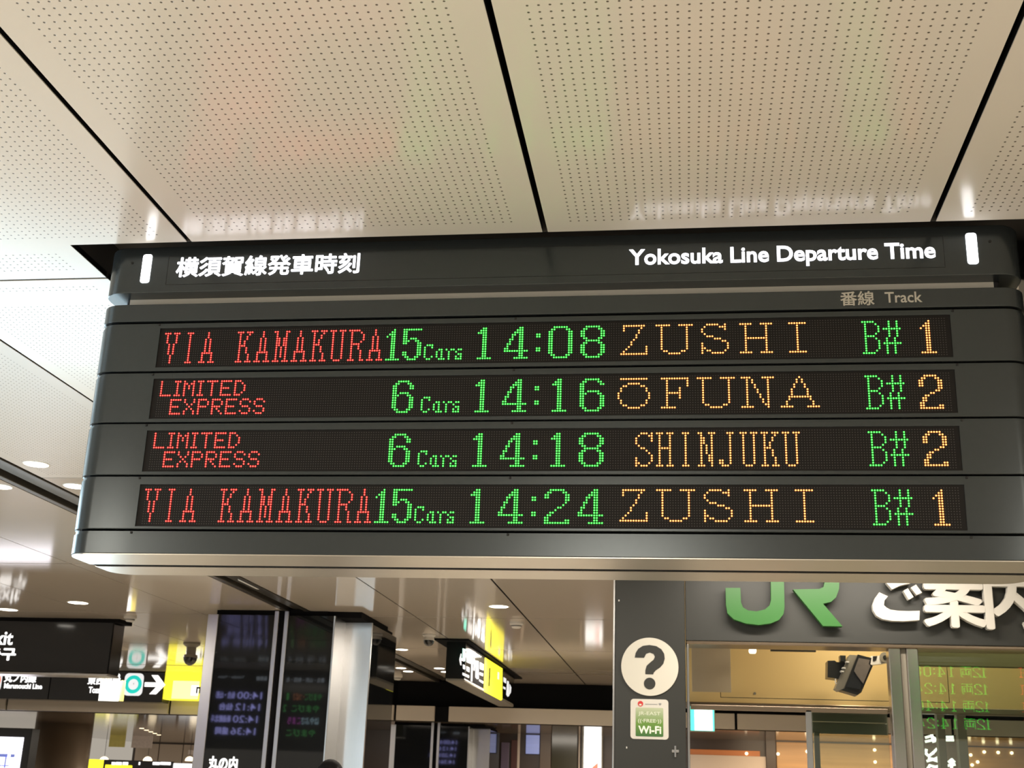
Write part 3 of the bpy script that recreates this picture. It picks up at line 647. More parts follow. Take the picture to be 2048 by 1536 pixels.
m = MB(); a = P(393, 1387, YS); m.box((a.x, YS-.03, a.z), (a.x+.02, YS-.02, a.z+.09)); m.box((a.x, YS-.03, a.z+.075), (a.x+.07, YS-.02, a.z+.10)); m.box((a.x+.05, YS-.03, a.z), (a.x+.07, YS-.02, a.z+.09)); m.build('black_mark', M['ink'], e)
m = MB(); a = P(236, 1352, YS); m.cyl((a.x, YS-.016, a.z), .04, .01, ax='y', n=14); m.box((a.x-.07, YS-.016, a.z-.10), (a.x+.05, YS-.006, a.z-.03)); m.build('pictogram', M['white'], e)

YW = 16.0
e = tag(empty('light_box_sign', P(221, 1382, YW)), 'small glowing white square light box below the corner of the exit sign', 'sign')
sbox('light_panel', 199, 1362, 239, 1402, YW, M['white'], e, .01, .004)
sbox('box_side', 239.5, 1361, 243, 1402, YW+.01, M['poster'], e, .10, .002)
sbox('box_back', 200, 1362, 239, 1402, YW+.011, M['housing'], e, .10, .002)
for px in (203, 213):
    a = P(px, 1361, YW); one('hanger', M['housing'], e, 'box', (a.x-.012, YW+.04, a.z), (a.x+.012, YW+.06, CZ))

# ------------------------------------------------------------------ hanging sign seen edge on, right of the pillar
XS = -2.52
e = tag(empty('direction_sign', (-2.6, 16.6, CZ)), 'black hanging direction sign with a bright yellow panel, seen at a sharp angle', 'sign')
one('ceiling_plate', M['black'], e, 'box', (-2.86, 14.25, CZ-.02), (XS+.06, 19.2, CZ))
zb0 = P(925, 1357, 14.45).z
one('sign_box', M['signblk'], e, 'bbox', (-2.74, 14.46, zb0), (XS, 18.75, CZ-.02), c=.01)
one('end_cap', M['ink'], e, 'box', (-2.745, 14.44, zb0), (XS+.001, 14.46, CZ-.02))
one('bottom_trim', M['housing'], e, 'bbox', (-2.74, 14.45, zb0-.03), (XS, 18.75, zb0), c=.008)
def yz(px, py):                 # point of the sign's long face
    d = ray(px, py); t = XS/d.x; return d.y*t, d.z*t+EYE
def face(name, poly, m, dx=.004):
    mb = MB(); gx_ = sum(p[0] for p in poly)/len(poly); gy_ = sum(p[1] for p in poly)/len(poly); k_ = 1 if name == 'yellow_panel' else .84
    pts = [yz(gx_+(p[0]-gx_)*k_, gy_+(p[1]-gy_)*k_) for p in poly]
    mb.loft([[(XS+.001, y, z) for y, z in pts], [(XS+dx, y, z) for y, z in pts]]); return mb.build(name, m, e)
face('yellow_panel', [(970, 1315), (1004.5, 1337), (1004, 1399), (1001, 1401), (968, 1383)], M['yellow'])
face('vertical_line', [(943, 1296.5), (946, 1298), (944, 1369), (941, 1368)], M['whited'])
face('arrow', [(917.5, 1319), (921, 1305), (922.5, 1306), (921.5, 1315), (929, 1318.5), (929, 1324), (921.5, 1321), (922, 1333), (920, 1332)], M['whited'])
face('green_pictogram', [(924.5, 1294.5), (930.5, 1296), (930, 1325), (924, 1322)], M['cyang'], .003)
face('white_pictogram', [(932, 1299), (942, 1304.5), (941.5, 1330), (932, 1326)], M['whited'])
face('lettering_block', [(925, 1328), (930, 1330.5), (930, 1340), (925, 1338)], M['whited'])
face('lettering_block', [(932, 1331), (939, 1334.5), (939, 1346), (932, 1342)], M['whited'])
face('lettering_block', [(923.5, 1344), (939, 1351), (938.5, 1357), (923.5, 1350)], M['whited'])
face('arrow', [(948, 1313), (951.5, 1326), (949.5, 1326), (949, 1343), (946.5, 1343), (947, 1327), (945, 1327)], M['whited'])
face('tall_pictogram', [(951, 1317), (957, 1319), (957.5, 1360), (954, 1361), (950, 1357)], M['whited'])
face('lettering_block', [(959, 1323), (967.5, 1328), (967, 1342), (959, 1339)], M['whited'])
face('lettering_block', [(958.5, 1344), (966.5, 1347), (966, 1353), (958.5, 1350)], M['whited'])
face('lettering_block', [(957.5, 1358), (967, 1363), (966.5, 1368), (957.5, 1362)], M['whited'])
face('black_lettering', [(977.5, 1331), (980.5, 1333), (978.5, 1377), (975.5, 1375)], M['ink'], .006)
face('white_lettering', [(994.5, 1342), (998, 1344), (997.5, 1361), (994, 1359)], M['whited'], .006)
face('pictogram', [(1014, 1358), (1017.5, 1360), (1018.5, 1394), (1015, 1396), (1012, 1391)], M['whited'])
face('arrow', [(1019, 1366), (1022.5, 1374), (1021.5, 1386), (1018.5, 1391)], M['whited'])
face('lettering_block', [(1006.5, 1353), (1012.5, 1357), (1012, 1368), (1006.5, 1364)], M['whited'])
face('lettering_block', [(1006, 1372), (1011, 1375), (1011, 1380), (1006, 1377)], M['whited'])

# ------------------------------------------------------------------ far left: column, advert screen, concourse beyond
c0 = P(96, 1480, 24.0)
o = one('round_column', M['brown'], None, 'cyl', (c0.x, 24.6, 0), .56, SZ, n=48); tag(o, 'round brown metal column behind the advert screen at lower left', 'column')
for p in o.data.polygons: p.use_smooth = len(p.vertices) == 4
e = tag(empty('advert_screen', (P(10, 1500, 22.5).x, 22.6, 0)), 'black framed bright advert screen at the lower left corner', 'screen')
a = P(65, 1457, 22.6); one('screen_frame', M['dark'], e, 'bbox', (a.x-1.5, 22.6, 0), (a.x, 22.9, min(a.z, SZ-.02)), c=.01)
b = P(48, 1475, 22.6); one('screen_face', M['screen'], e, 'box', (a.x-1.35, 22.585, .6), (b.x, 22.6, b.z))
for k in range(9): one('pink_dash', M['pink'], e, 'box', (b.x-.03-k*.065, 22.58, b.z-.04), (b.x-.075-k*.065, 22.585, b.z-.015))
for k in range(9): one('pink_dash', M['pink'], e, 'box', (b.x-.035, 22.58, b.z-.09-k*.07), (b.x-.012, 22.585, b.z-.055-k*.07))
m = MB(); m.box((b.x-.9, 22.578, b.z-.36), (b.x-.26, 22.583, b.z-.30)); m.box((b.x-.2, 22.578, b.z-.36), (b.x-.12, 22.583, b.z-.30)); m.box((b.x-.30, 22.578, b.z-.55), (b.x-.27, 22.583, b.z-.34)); m.box((b.x-.45, 22.578, b.z-.62), (b.x-.42, 22.583, b.z-.34)); m.box((b.x-.6, 22.578, b.z-.52), (b.x-.2, 22.583, b.z-.50)); m.build('map_drawing', M['navy'], e)
# panels in place of sign reflections in the soffit, pendants and the lit signs of the far concourse
for (x0, y0, x1, y1, mm, lb) in ((219, 1460, 251, 1494, 'poster', 'yellow panel standing in for a sign mirrored in the far left soffit'), (264, 1461, 305, 1496, 'palep', 'pale panel standing in for another soffit reflection, right of the yellow one'), (376, 1500, 392, 1509, 'palep', 'small pale notice on the back wall beside the pillar edge')):
    o = sbox('mirrored_sign_and_notice', x0, y0, x1, y1, 35.91 if x0 > 370 else 30.5, M[mm], None, .02, .004); tag(o, lb, 'poster', 'posters of the far concourse')
for i, px in enumerate((208, 295, 379)):
    q = P(px, 1522, 31.5); e = tag(empty('pendant_light', q), ['left', 'middle', 'right'][i]+' glowing dome pendant over the far yellow signs', 'pendant light', 'dome pendants of the far concourse')
    mb = MB(); mb.lathe((q.x, q.y, q.z), [(.115*math.cos(t), .11*math.sin(t)) for t in [math.radians(k) for k in (0, 20, 40, 60, 80, 90)]], 18); mb.build('shade', M['warmglow'], e, True)
    one('cord', M['dark'], e, 'cyl', (q.x, q.y, q.z+.10), .006, SZ-q.z-.10, n=6)
e = tag(empty('concourse_sign', P(270, 1530, 31)), 'distant yellow and black lit sign row at the bottom left', 'sign')
sbox('yellow_panel', 148, 1518, 205, 1545, 31, M['yellow'], e, .1, .01)
sbox('black_panel', 205, 1521, 344, 1560, 31, M['signblk'], e, .1, .01)
sbox('yellow_panel', 210, 1530, 264, 1545, 31, M['yellow'], e, .1, .01, .02)
sbox('white_panel', 346, 1527, 392, 1545, 31, M['white'], e, .1, .01)
for (x0, x1) in ((224, 231), (232, 244), (246, 257), (278, 281), (306, 320), (321, 342)): sbox('lettering_block', x0, 1524, x1, 1530, 31, M['white'], e, .02, .01, .03)
for i in range(5):
    q = P(322, 1454+i*9, 27+i*.7); m = MB(); m.cyl((q.x, 26+i*.9, SZ-.004), .05, .004, n=12); o = m.build('spot_light', M['warmglow'], bpy.data.objects['trim_2'])

# centre far: doors, posters and the lit white panel between pillar and office
YM = 23.55
for (x0, y0, x1, y1, mm, nm, lb, ct) in ((1002, 1485, 1018, 1560, 'navyp', 'display_panel', 'dull violet panel right of the distant pillar', 'panel'),
    (1022, 1480, 1034, 1560, 'redb', 'wall_board', 'narrow dark red board in the centre distance', 'panel'),
    (1034.5, 1465, 1039.5, 1560, 'tile', 'door_post', 'thin pale post in the centre distance', 'post'),
    (1052, 1470, 1079, 1508, 'bluep', 'blue_poster', 'blue and white striped poster behind glass in the centre distance', 'poster'),
    (1080, 1468, 1102, 1560, 'brownl', 'wall_board', 'brown board right of the blue poster', 'panel'),
    (1103, 1466, 1155, 1560, 'olive2', 'glass_door', 'dark olive glass door panel left of the glowing panel', 'door'),
    (1157, 1466, 1160, 1560, 'tile', 'door_post', 'thin pale post beside the glowing white panel', 'post')):
    if mm not in M: M[mm] = {'navyp': lambda: mat('violet_panel', (.12, .09, .13), .3), 'redb': lambda: mat('dark_red_board', (.07, .02, .015), .4),
        'bluep': lambda: mat('blue_poster', (.25, .30, .5), .3, emit=(.20, .24, .55), es=.5, noise=.3, scale=6, stretch=(.2, 1, 5)), 'brownl': lambda: mat('brown_board', (.10, .065, .04), .4), 'olive2': lambda: mat('olive_glass', (.045, .040, .022), .15)}[mm]()
    o = sbox(nm, x0, y0, x1, y1, YM, M[mm], None, .04, .006, .03); tag(o, lb, ct)
e = tag(empty('lit_panel', P(1185, 1500, YM)), 'tall glowing white panel with an orange corner left of the office wall', 'light box')
sbox('panel_frame', 1164, 1467, 1206, 1560, YM, M['housing'], e, .06, .01, .06)
sbox('panel_face', 1168, 1470, 1203, 1560, YM, M['white'], e, .02, .004, .08)
m = MB(); a, b, c = P(1183, 1537, YM), P(1196, 1526, YM), P(1196, 1545, YM); m.prism([(a.x, a.z), (b.x, b.z), (c.x, c.z)], YM-.09, YM-.082); m.build('orange_mark', M['redr'], e)

# ------------------------------------------------------------------ ticket office
YG = 8.55
def wx(px, py=1400): return P(px, py, YG).x
xl, x1371 = wx(1229), wx(1372)
zh = P(1500, 1283, YG).z
wo = one('wall_office', M['black'], None, 'box', (xl+.01, YG+.03, 0), (wx(1370), YG+.28, CZ-.01)); tag(wo, kind='structure')
one('wall_panel', M['wallg'], wo, 'bbox', (xl, YG, 0), (wx(1371.3), YG+.03, CZ-.02), c=.004)
one('wall_core', M['black'], wo, 'box', (wx(1371)+.01, YG+.03, zh+.01), (5.5, YG+.28, CZ-.01))
one('wall_panel', M['wallg'], wo, 'bbox', (wx(1372.6), YG, zh), (5.5, YG+.03, CZ-.02), c=.004)
one('corner_trim', M['alu'], wo, 'bbox', (xl-.012, YG-.004, 0), (xl, YG+.28, CZ-.02), c=.002)
one('lintel', M['bronze'], wo, 'bbox', (wx(1373), YG+.005, P(1500, 1290, YG).z), (5.5, YG+.25, zh), c=.006)
one('jamb', M['alu'], wo, 'bbox', (wx(1374), YG+.002, 0), (wx(1379), YG+.25, P(1500, 1290, YG).z), c=.004)
for (px, py) in ((1238, 1201), (1253.5, 1495)): q = P(px, py, YG); one('paint_chip', M['whitep'], wo, 'bbox', (q.x-.004, YG-.002, q.z-.006), (q.x+.003, YG+.001, q.z+.006), c=.001)
q = P(1350.5, 1503, YG); m = MB(); m.bbox((q.x-.005, YG-.012, q.z-.035), (q.x+.006, YG, q.z+.035), c=.002); m.bbox((q.x-.022, YG-.006, q.z-.006), (q.x+.024, YG, q.z+.010), c=.002); m.build('hook', M['alu'], wo)

# question mark disc
qc = P(1299.6, 1333.4, YG); qs = YG/FPX/3.98*1.0*1.045
e = tag(empty('information_sign', qc), 'round ivory disc sign with a dark question mark on the office wall', 'sign')
one('sign_disc', M['disc'], e, 'cyl', (qc.x, YG-.012, qc.z), P(1357, 1333, YG).x-qc.x, .012, ax='y', n=56)
kx = (P(1400, 1333, YG).x-P(1300, 1333, YG).x)/398; kz = (P(1300, 1283, YG).z-P(1300, 1383, YG).z)/398
pts = [(197,662),(205,622),(225,590),(262,566),(315,558),(370,566),(410,590),(432,625),(437,665),(426,706),(400,736),(365,760),(348,780),(345,792),(282,792),(282,760),(292,725),(320,698),(348,675),(358,652),(348,630),(318,619),(288,630),(272,662)]
m = MB(); pl = [(qc.x+(x-317)*kx, qc.z-(y-730)*kz) for x, y in pts]
n = len(pl); m.v = [(x, YG-.0135, z) for x, z in pl]
m.f = []; m.m = []
bmq = bmesh.new(); vs = [bmq.verts.new((x, YG-.0138, z)) for x, z in pl]; f = bmq.faces.new(vs); r_ = bmesh.ops.extrude_face_region(bmq, geom=[f])
for v in [g for g in r_['geom'] if isinstance(g, bmesh.types.BMVert)]: v.co.y += .0018
bmesh.ops.triangulate(bmq, faces=bmq.faces[:]); bmesh.ops.recalc_face_normals(bmq, faces=bmq.faces)
me = bpy.data.meshes.new('question_mark'); bmq.to_mesh(me); bmq.free(); me.materials.append(M['wallg'])
o = bpy.data.objects.new('question_mark', me); link(o); setp(o, e)
one('question_dot', M['wallg'], e, 'cyl', (qc.x+(316-317)*kx, YG-.0138, qc.z-(865-730)*kz), 46*kx, .0018, ax='y', n=28)

# wi-fi sticker
def R4(x0, y0, x1, y1): a, b = P(x0, (y0+y1)/2, YG), P(x1, (y0+y1)/2, YG); return a.x, P((x0+x1)/2, y1, YG).z, b.x, P((x0+x1)/2, y0, YG).z
e = tag(empty('wifi_sticker', P(1299, 1439, YG)), 'white rounded wireless notice with a green JR-EAST FREE Wi-Fi square under the disc', 'sticker')
m = MB(); m.prism(rrect(*R4(1261, 1398.5, 1337, 1478.5), .022), YG-.004, YG); m.build('sticker_base', M['kana'], e)
gm = mat('sticker_gradient', (.1, .28, .05), .5); nt = gm.node_tree; tc = nt.nodes.new('ShaderNodeTexCoord'); sp = nt.nodes.new('ShaderNodeSeparateXYZ'); rp = nt.nodes.new('ShaderNodeValToRGB')
nt.links.new(tc.outputs['Generated'], sp.inputs[0]); nt.links.new(sp.outputs['Z'], rp.inputs[0]); nt.links.new(rp.outputs[0], nt.nodes['Principled BSDF'].inputs['Base Color'])
rp.color_ramp.elements[0].color = (.035, .13, .03, 1); rp.color_ramp.elements[1].color = (.46, .50, .34, 1); k = rp.color_ramp.elements.new(.45); k.color = (.13, .26, .04, 1)
m = MB(); m.prism(rrect(*R4(1271.5, 1415.5, 1326.5, 1473), .006), YG-.006, YG-.004); m.build('green_square', gm, e)
def st(s, x0, y0, x1, y1, mm, off=.01): x0_, z0_, x1_, z1_ = R4(x0, y0, x1, y1); return text('lettering', s, mm, e, x0_, x1_, z0_, YG-.0065, zt=z1_, off=off, ext=.0008, base=False)
M['pale'] = mat('pale_print', (.66, .70, .55), .5); M['pale2'] = mat('white_print', (.85, .88, .75), .5)
st('JR-EAST', 1276.5, 1423.5, 1321, 1432.5, M['pale']); st('((·FREE·))', 1276, 1438, 1322.5, 1447.5, M['pale'], .012); st('Wi-Fi', 1276.5, 1452, 1322.5, 1467.5, M['pale2'], .03)
q = P(1281, 1407.5, YG); one('red_emblem', M['red'], e, 'cyl', (q.x, YG-.0055, q.z), .018, .0015, ax='y', n=20)
q = P(1281, 1409, YG); one('emblem_mark', M['pale'], e, 'bbox', (q.x-.008, YG-.0065, q.z-.007), (q.x+.007, YG-.005, q.z+.004), c=.001)
x0_, z0_, x1_, z1_ = R4(1290, 1408, 1315, 1409.2); one('fine_print', M['grey'], e, 'box', (x0_, YG-.0055, z0_), (x1_, YG-.004, z1_))
q = P(1320, 1409, YG); m = MB(); m.prism([(q.x, q.z-.008), (q.x+.011, q.z+.004), (q.x, q.z+.009), (q.x-.011, q.z+.004)], YG-.0055, YG-.004); m.build('signal_mark', M['grey'], e)

# raised green and ivory letters over the window
def letter(name, poly, m, parent, y0=YG-.085, y1=YG-.025):
    b = bmesh.new(); vs = [b.verts.new((P(x, y, YG-.08).x, y0, P(x, y, YG-.08).z)) for x, y in poly]; f = b.faces.new(vs)
    r = bmesh.ops.extrude_face_region(b, geom=[f])
    for v in [g for g in r['geom'] if isinstance(g, bmesh.types.BMVert)]: v.co.y = y1
    bmesh.ops.recalc_face_normals(b, faces=b.faces); bmesh.ops.triangulate(b, faces=[f for f in b.faces if len(f.verts) > 4])
    me = bpy.data.meshes.new(name); b.to_mesh(me); b.free(); me.materials.append(m)
    o = bpy.data.objects.new(name, me); link(o); setp(o, parent); return o
e = tag(empty('green_logo', P(1565, 1200, YG)), 'raised green JR letters on the dark fascia over the office window', 'logo')
letter('letter_j', [(1451,1176),(1480.5,1176),(1482,1205),(1486,1215),(1496,1221),(1513,1223),(1530,1219),(1539,1211),(1542,1200),(1541,1128),(1567,1128),(1569,1214),(1567,1228),(1558,1240),(1541,1247),(1517,1250),(1492,1247),(1468,1239),(1455,1227),(1452,1210)], M['jr'], e)
letter('letter_r', [(1586,1179),(1639,1178),(1647,1174),(1649,1165),(1649,1150),(1600,1150),(1567,1150),(1567,1128),(1665,1128),(1675,1135),(1679,1150),(1678,1178),(1672,1195),(1662,1204),(1646,1207.5),(1685,1253),(1646,1252)], M['jr'], e)
e = tag(empty('guide_lettering', P(1900, 1200, YG)), 'raised ivory Japanese lettering right of the green logo', 'lettering')
GO = [[(965,130),(930,180),(915,225),(920,265),(945,305),(990,330),(1060,343),(1150,345),(1265,338),(1268,268),(1180,270),(1110,268),(1050,260),(1020,245),(1000,225),(1005,190),(1030,160)],
      [(1020,62),(1062,108),(1125,78),(1200,62),(1200,5),(1020,5)], [(1145,118),(1185,185),(1222,165),(1180,100)], [(1200,95),(1245,150),(1285,133),(1240,72)]]
for st_ in GO: letter('raised_stroke', [(1500+x/3.737, 1150+y/3.737) for x, y in st_], M['kana'], e)
for ch, x0, y0, x1, y1 in (('案', 1848, 1138, 1968, 1252), ('内', 1972, 1139, 2082, 1256)):
    a, b = P(x0, (y0+y1)/2, YG-.08), P(x1, (y0+y1)/2, YG-.08); zt, zb = P((x0+x1)/2, y0, YG-.08).z, P((x0+x1)/2, y1, YG-.08).z
    o = text('raised_character', ch, M['kana'], e, a.x, b.x, zb, YG-.055, zt=zt, off=.024, ext=.028, base=False)

# window posts and panes
zl = P(1500, 1290, YG).z
def post(x0, x1, name='window_post', par=None, y0=.02, y1=.14):
    return one(name, M['postm'], par, 'bbox', (wx(x0, 1300), YG+y0, 0), (wx(x1, 1300), YG+y1, zl), c=.005)
w1 = one('window_1', M['clear'], None, 'box', (wx(1838), YG+.06, .9), (5.4, YG+.068, zl)); tag(w1, kind='structure')
post(1778, 1802, par=w1); post(1814, 1837, par=w1)
one('meeting_stile', M['housing'], w1, 'bbox', (wx(1802, 1300), YG+.05, 0), (wx(1814, 1300), YG+.10, zl), c=.003)
w2 = one('window_2', M['clear'], None, 'box', (wx(1621), YG+.10, .9), (wx(1778), YG+.108, P(1700, 1420, YG).z)); tag(w2, kind='structure')
one('top_rail', M['bronze'], w2, 'bbox', (wx(1381), YG+.09, P(1600, 1422, YG).z), (wx(1779), YG+.13, P(1600, 1412, YG).z), c=.003)
m = MB(); m.bbox((wx(1613), YG+.09, 0), (wx(1625), YG+.12, P(1700, 1420, YG).z), c=.003); m.build('window_post', M['alu'], w2)
m = MB(); m.bbox((wx(1632, 1470), YG+.13, 0), (wx(1643, 1470), YG+.15, P(1637, 1462, YG).z), c=.003); m.build('window_post', M['housing'], w2)
m = MB(); m.bbox((wx(1627), YG+.15, P(1700, 1441, YG).z), (wx(1779), YG+.17, P(1700, 1420, YG).z), c=.003); m.bbox((wx(1627), YG+.15, P(1700, 1466, YG).z), (wx(1779), YG+.165, P(1700, 1443, YG).z), c=.003); m.build('rail_panel', M['housing'], w2)
# the cream fascia inside, the ceiling of the office
YI = 9.6
m = MB(); m.box((wx(1372), YI, P(1600, 1409, YI).z), (6, YI+.1, CZ-.02)); wf = m.build('wall_inner', M['cream']); tag(wf, kind='structure')
one('ledge', M['bronze'], wf, 'bbox', (wx(1372), YI-.03, P(1600, 1421, YI).z), (6, YI+.1, P(1600, 1409, YI).z), c=.004)
q0, q1 = P(1441, 1394, YI), P(1898, 1400, YI); t = .0035
m = MB(); m.box((q0.x, YI-.001, q0.z-t), (q1.x, YI+.001, q0.z)); m.box((q0.x, YI-.001, q0.z-t), (q0.x+t, YI+.001, q0.z+.6)); m.box((q1.x, YI-.001, q0.z-t), (q1.x+t, YI+.001, q0.z+.6)); m.build('panel_joint', M['dark'], wf)
for px, py in ((1509.5, 1387),): q = P(px, py, YI); one('screw', M['housing'], wf, 'cyl', (q.x, YI-.004, q.z), .010, .004, ax='y', n=10)
one('dark_header', M['olive'], wf, 'bbox', (wx(1830), YI-.5, P(1900, 1333, YI-.5).z), (6, YI-.45, CZ-.05), c=.004)
one('office_soffit', M['cream'], wf, 'box', (wx(1372), YG+.29, CZ-.09), (6, YI-.002, CZ-.03))
for (x0, x1, Y) in ((1873, 1889, 10.4), (1913, 1932, 10.2)):
    a, b = P(x0, 1440, Y), P(x1, 1440, Y); o = one('interior_post', M['housing'], None, 'bbox', (a.x, Y, 0), (b.x, Y+.08, P(x0, 1412, Y).z), c=.004)
    tag(o, ['slim', 'broad'][x0 > 1900]+' olive post inside the office seen through the right window', 'post')
o = sbox('notice_paper', 1383.5, 1294, 1461.5, 1384, 9.3, M['paper'], None, .004, .001); tag(o, 'plain beige square of paper hanging inside the office window', 'notice')
e = tag(empty('emergency_exit_light', P(1404, 1437, 9.4)), 'glowing green and white emergency exit light at the left of the office window', 'exit light')
sbox('light_housing', 1379, 1409, 1430, 1463, 9.45, M['housing'], e, .05, .004)
q = P(1404, 1411, 9.45); one('bracket', M['housing'], e, 'box', (q.x-.05, 9.49, q.z-.012), (q.x+.05, 9.60, q.z+.004))
sbox('green_face', 1381, 1413, 1428.5, 1461.5, 9.44, M['cyang'], e, .01, .002)
sbox('white_face', 1389, 1414, 1425, 1461, 9.43, M['cyanw'], e, .01, .002)
o = sbox('strip_fixture', 1541, 1299.5, 1632, 1303, 9.3, M['dark'], None, .03, .003); tag(o, 'thin black rail along the top of the cream wall', 'rail')
o = sbox('globe_light', 1498, 1296, 1513, 1306, 9.2, M['warmglow'], None, .05, .02); tag(o, 'small warm lamp peeking under the office lintel', 'lamp')

# tilted monitor on its mount
YMn = 9.2
e = tag(empty('wall_monitor', P(1700, 1350, YMn)), 'black monitor tilted on a wall mount inside the office', 'monitor')
def poly3(name, pts, m, dy0, dy1):
    b = bmesh.new(); vs = [b.verts.new((P(1640+x/13.65, 1290+y/13.65, YMn).x, YMn+dy0, P(1640+x/13.65, 1290+y/13.65, YMn).z)) for x, y in pts]; f = b.faces.new(vs)
    r = bmesh.ops.extrude_face_region(b, geom=[f])
    for v in [g for g in r['geom'] if isinstance(g, bmesh.types.BMVert)]: v.co.y = YMn+dy1
    bmesh.ops.recalc_face_normals(b, faces=b.faces)
    me = bpy.data.meshes.new(name); b.to_mesh(me); b.free(); me.materials.append(m)
    o = bpy.data.objects.new(name, me); link(o); setp(o, e); return o
M['scr'] = mat('monitor_glass', (.03, .032, .035), .08, spec=.8); M['scr2'] = mat('monitor_patch', (.15, .13, .115), .35, noise=.2, scale=30)
poly3('mount_box', [(235, 405), (430, 400), (480, 440), (720, 450), (720, 880), (500, 900), (430, 890), (230, 860)], M['dark'], .06, .22)
poly3('mount_arm', [(560, 270), (715, 275), (720, 440), (570, 430)], M['dark'], .03, .12)
poly3('monitor_side', [(800, 275), (1010, 290), (640, 1210), (520, 1245), (415, 1180), (470, 1050)], M['housing'], -.02, .14)
poly3('monitor_body', [(1010, 280), (1380, 375), (1350, 540), (1415, 590), (1105, 1310), (1000, 1385), (540, 1245), (640, 1200)], M['dark'], -.05, .10)
poly3('monitor_screen', [(1020, 340), (1340, 410), (1300, 560), (1360, 600), (1060, 1230), (680, 1160), (880, 720)], M['scr'], -.056, -.05)
poly3('screen_patch', [(1030, 380), (1330, 430), (1300, 540), (1345, 600), (1150, 1080), (1000, 880), (900, 730)], M['scr2'], -.060, -.056)  # paler brownish area over part of the screen
poly3('cable', [(410, 920), (432, 920), (430, 1030), (455, 1050), (440, 1065), (410, 1035)], M['whitep'], -.01, .01)
for x, y in ((735, 475), (640, 640), (595, 730)): poly3('bolt', [(x-45, y-22), (x+45, y-10), (x+40, y+22), (x-40, y+12)], M['whitep'], -.04, .02)
e = tag(empty('bracket_fan', P(1760, 1322, 9.3)), 'small white bracketed fan unit right of the monitor', 'fan')
YMn = 9.3
poly3('fan_housing', [(1400, 300), (1850, 290), (1880, 470), (1750, 500), (1440, 540), (1350, 520)], M['whitep'], 0, .08)
poly3('fan_grille', [(1440, 310), (1560, 300), (1530, 410), (1440, 430)], M['dark'], -.006, 0)
q = P(1769, 1315, 9.3); one('fan_ring', M['housing'], e, 'cyl', (q.x, 9.285, q.z), .036, .012, ax='y', n=20)
one('fan_hub', M['dark'], e, 'cyl', (q.x, 9.28, q.z), .014, .008, ax='y', n=12)

# beyond the office: shop front below the beam
YF = 23.5
for (nm, x0, y0, x1, y1, Y, mm, lb, ct) in (
    ('shop_fascia', 1380, 1500, 1520, 1511, 23.56, 'orange', 'orange lit band above the pale tiles seen through the office', 'fascia'),
    ('shop_wall', 1380, 1511, 1533, 1600, 23.53, 'tile', 'pale tiled shop wall at the bottom of the office window', 'wall'),
    ('shop_column', 1533, 1478, 1553, 1600, 23.48, 'brownw', 'dark shop column seen through the office window', 'column'),
    ('shop_ceiling_panel', 1554, 1487, 1790, 1600, 23.56, 'amber', 'warm brown shop interior behind the glass door', 'wall'),
    ('shop_ceiling_panel', 1925, 1496, 2100, 1600, 23.56, 'amber', 'warm brown shop interior behind the right window', 'wall')):
    if mm == 'amber' and mm not in M: M[mm] = mat('amber_interior', (.42, .24, .10), .4, noise=.35, scale=2.2, stretch=(.15, 1, 5))
    o = sbox(nm, x0, y0, x1, y1, Y, M[mm], None, .05, .005); tag(o, lb, ct); SHOP = globals().get('SHOP', []) + [(x0, x1, Y, o)]
for k, (px, py) in enumerate(((1493, 1507), (1556, 1508), (1614, 1503), (1749, 1500), (1750, 1524), (1968, 1504), (1996, 1505), (2023, 1506), (1955, 1524), (1944, 1530), (1941, 1510))):
    sh = [t for t in SHOP if t[0]-3 <= px <= t[1]+3]
    if not sh: continue
    q = P(px, py, sh[0][2]); m = MB(); m.cyl((q.x, q.y-.03, q.z), .026, .03, ax='y', n=12); m.build('spot_light', M['warmglow'], sh[0][3])
# white brush-stroke shop signs behind the right window
def stroke(name, pts, w, Y, m, parent):
    mb = MB(); q = [P(x, y, Y) for x, y in pts]
    for a, b in zip(q[:-1], q[1:]):
        d = Vector((b.x-a.x, 0, b.z-a.z)); L = d.length or 1; n_ = Vector((-d.z/L*w, 0, d.x/L*w)); d = d/L*w*.5
        mb.loft([[tuple(a-n_-d), tuple(b-n_+d), tuple(b+n_+d), tuple(a+n_-d)], [tuple(v+Vector((0, .02, 0))) for v in (a-n_-d, b-n_+d, b+n_+d, a+n_-d)]])
    return mb.build(name, m, parent)
YT = 12.5
for lb, sx, strokes in (('large white brush lettering sign on the left of the right window', 0, [[(1852, 1475), (1862, 1472), (1872, 1478), (1880, 1474)], [(1852, 1483), (1866, 1480), (1880, 1482)], [(1864, 1470), (1868, 1484)],
        [(1853, 1499), (1852, 1507), (1858, 1512), (1866, 1506), (1874, 1498), (1881, 1504), (1878, 1514), (1868, 1519), (1858, 1516)], [(1855, 1522), (1866, 1519), (1878, 1523), (1882, 1530), (1872, 1534), (1860, 1531), (1856, 1537)], [(1858, 1542), (1872, 1540), (1882, 1545)]]),
        ('small white brush lettering sign beside the broad olive post', 1, [[(1894, 1474), (1906, 1474)], [(1894, 1480), (1907, 1480)], [(1898, 1524), (1904, 1519), (1909, 1524)], [(1897, 1531), (1910, 1529)], [(1903, 1520), (1904, 1540)]])):
    q = P(strokes[0][0][0], strokes[0][0][1], YT); e = tag(empty('shop_sign', q), lb, 'sign')
    for s_ in strokes: stroke('brush_stroke', s_, .012, YT, M['white'], e)

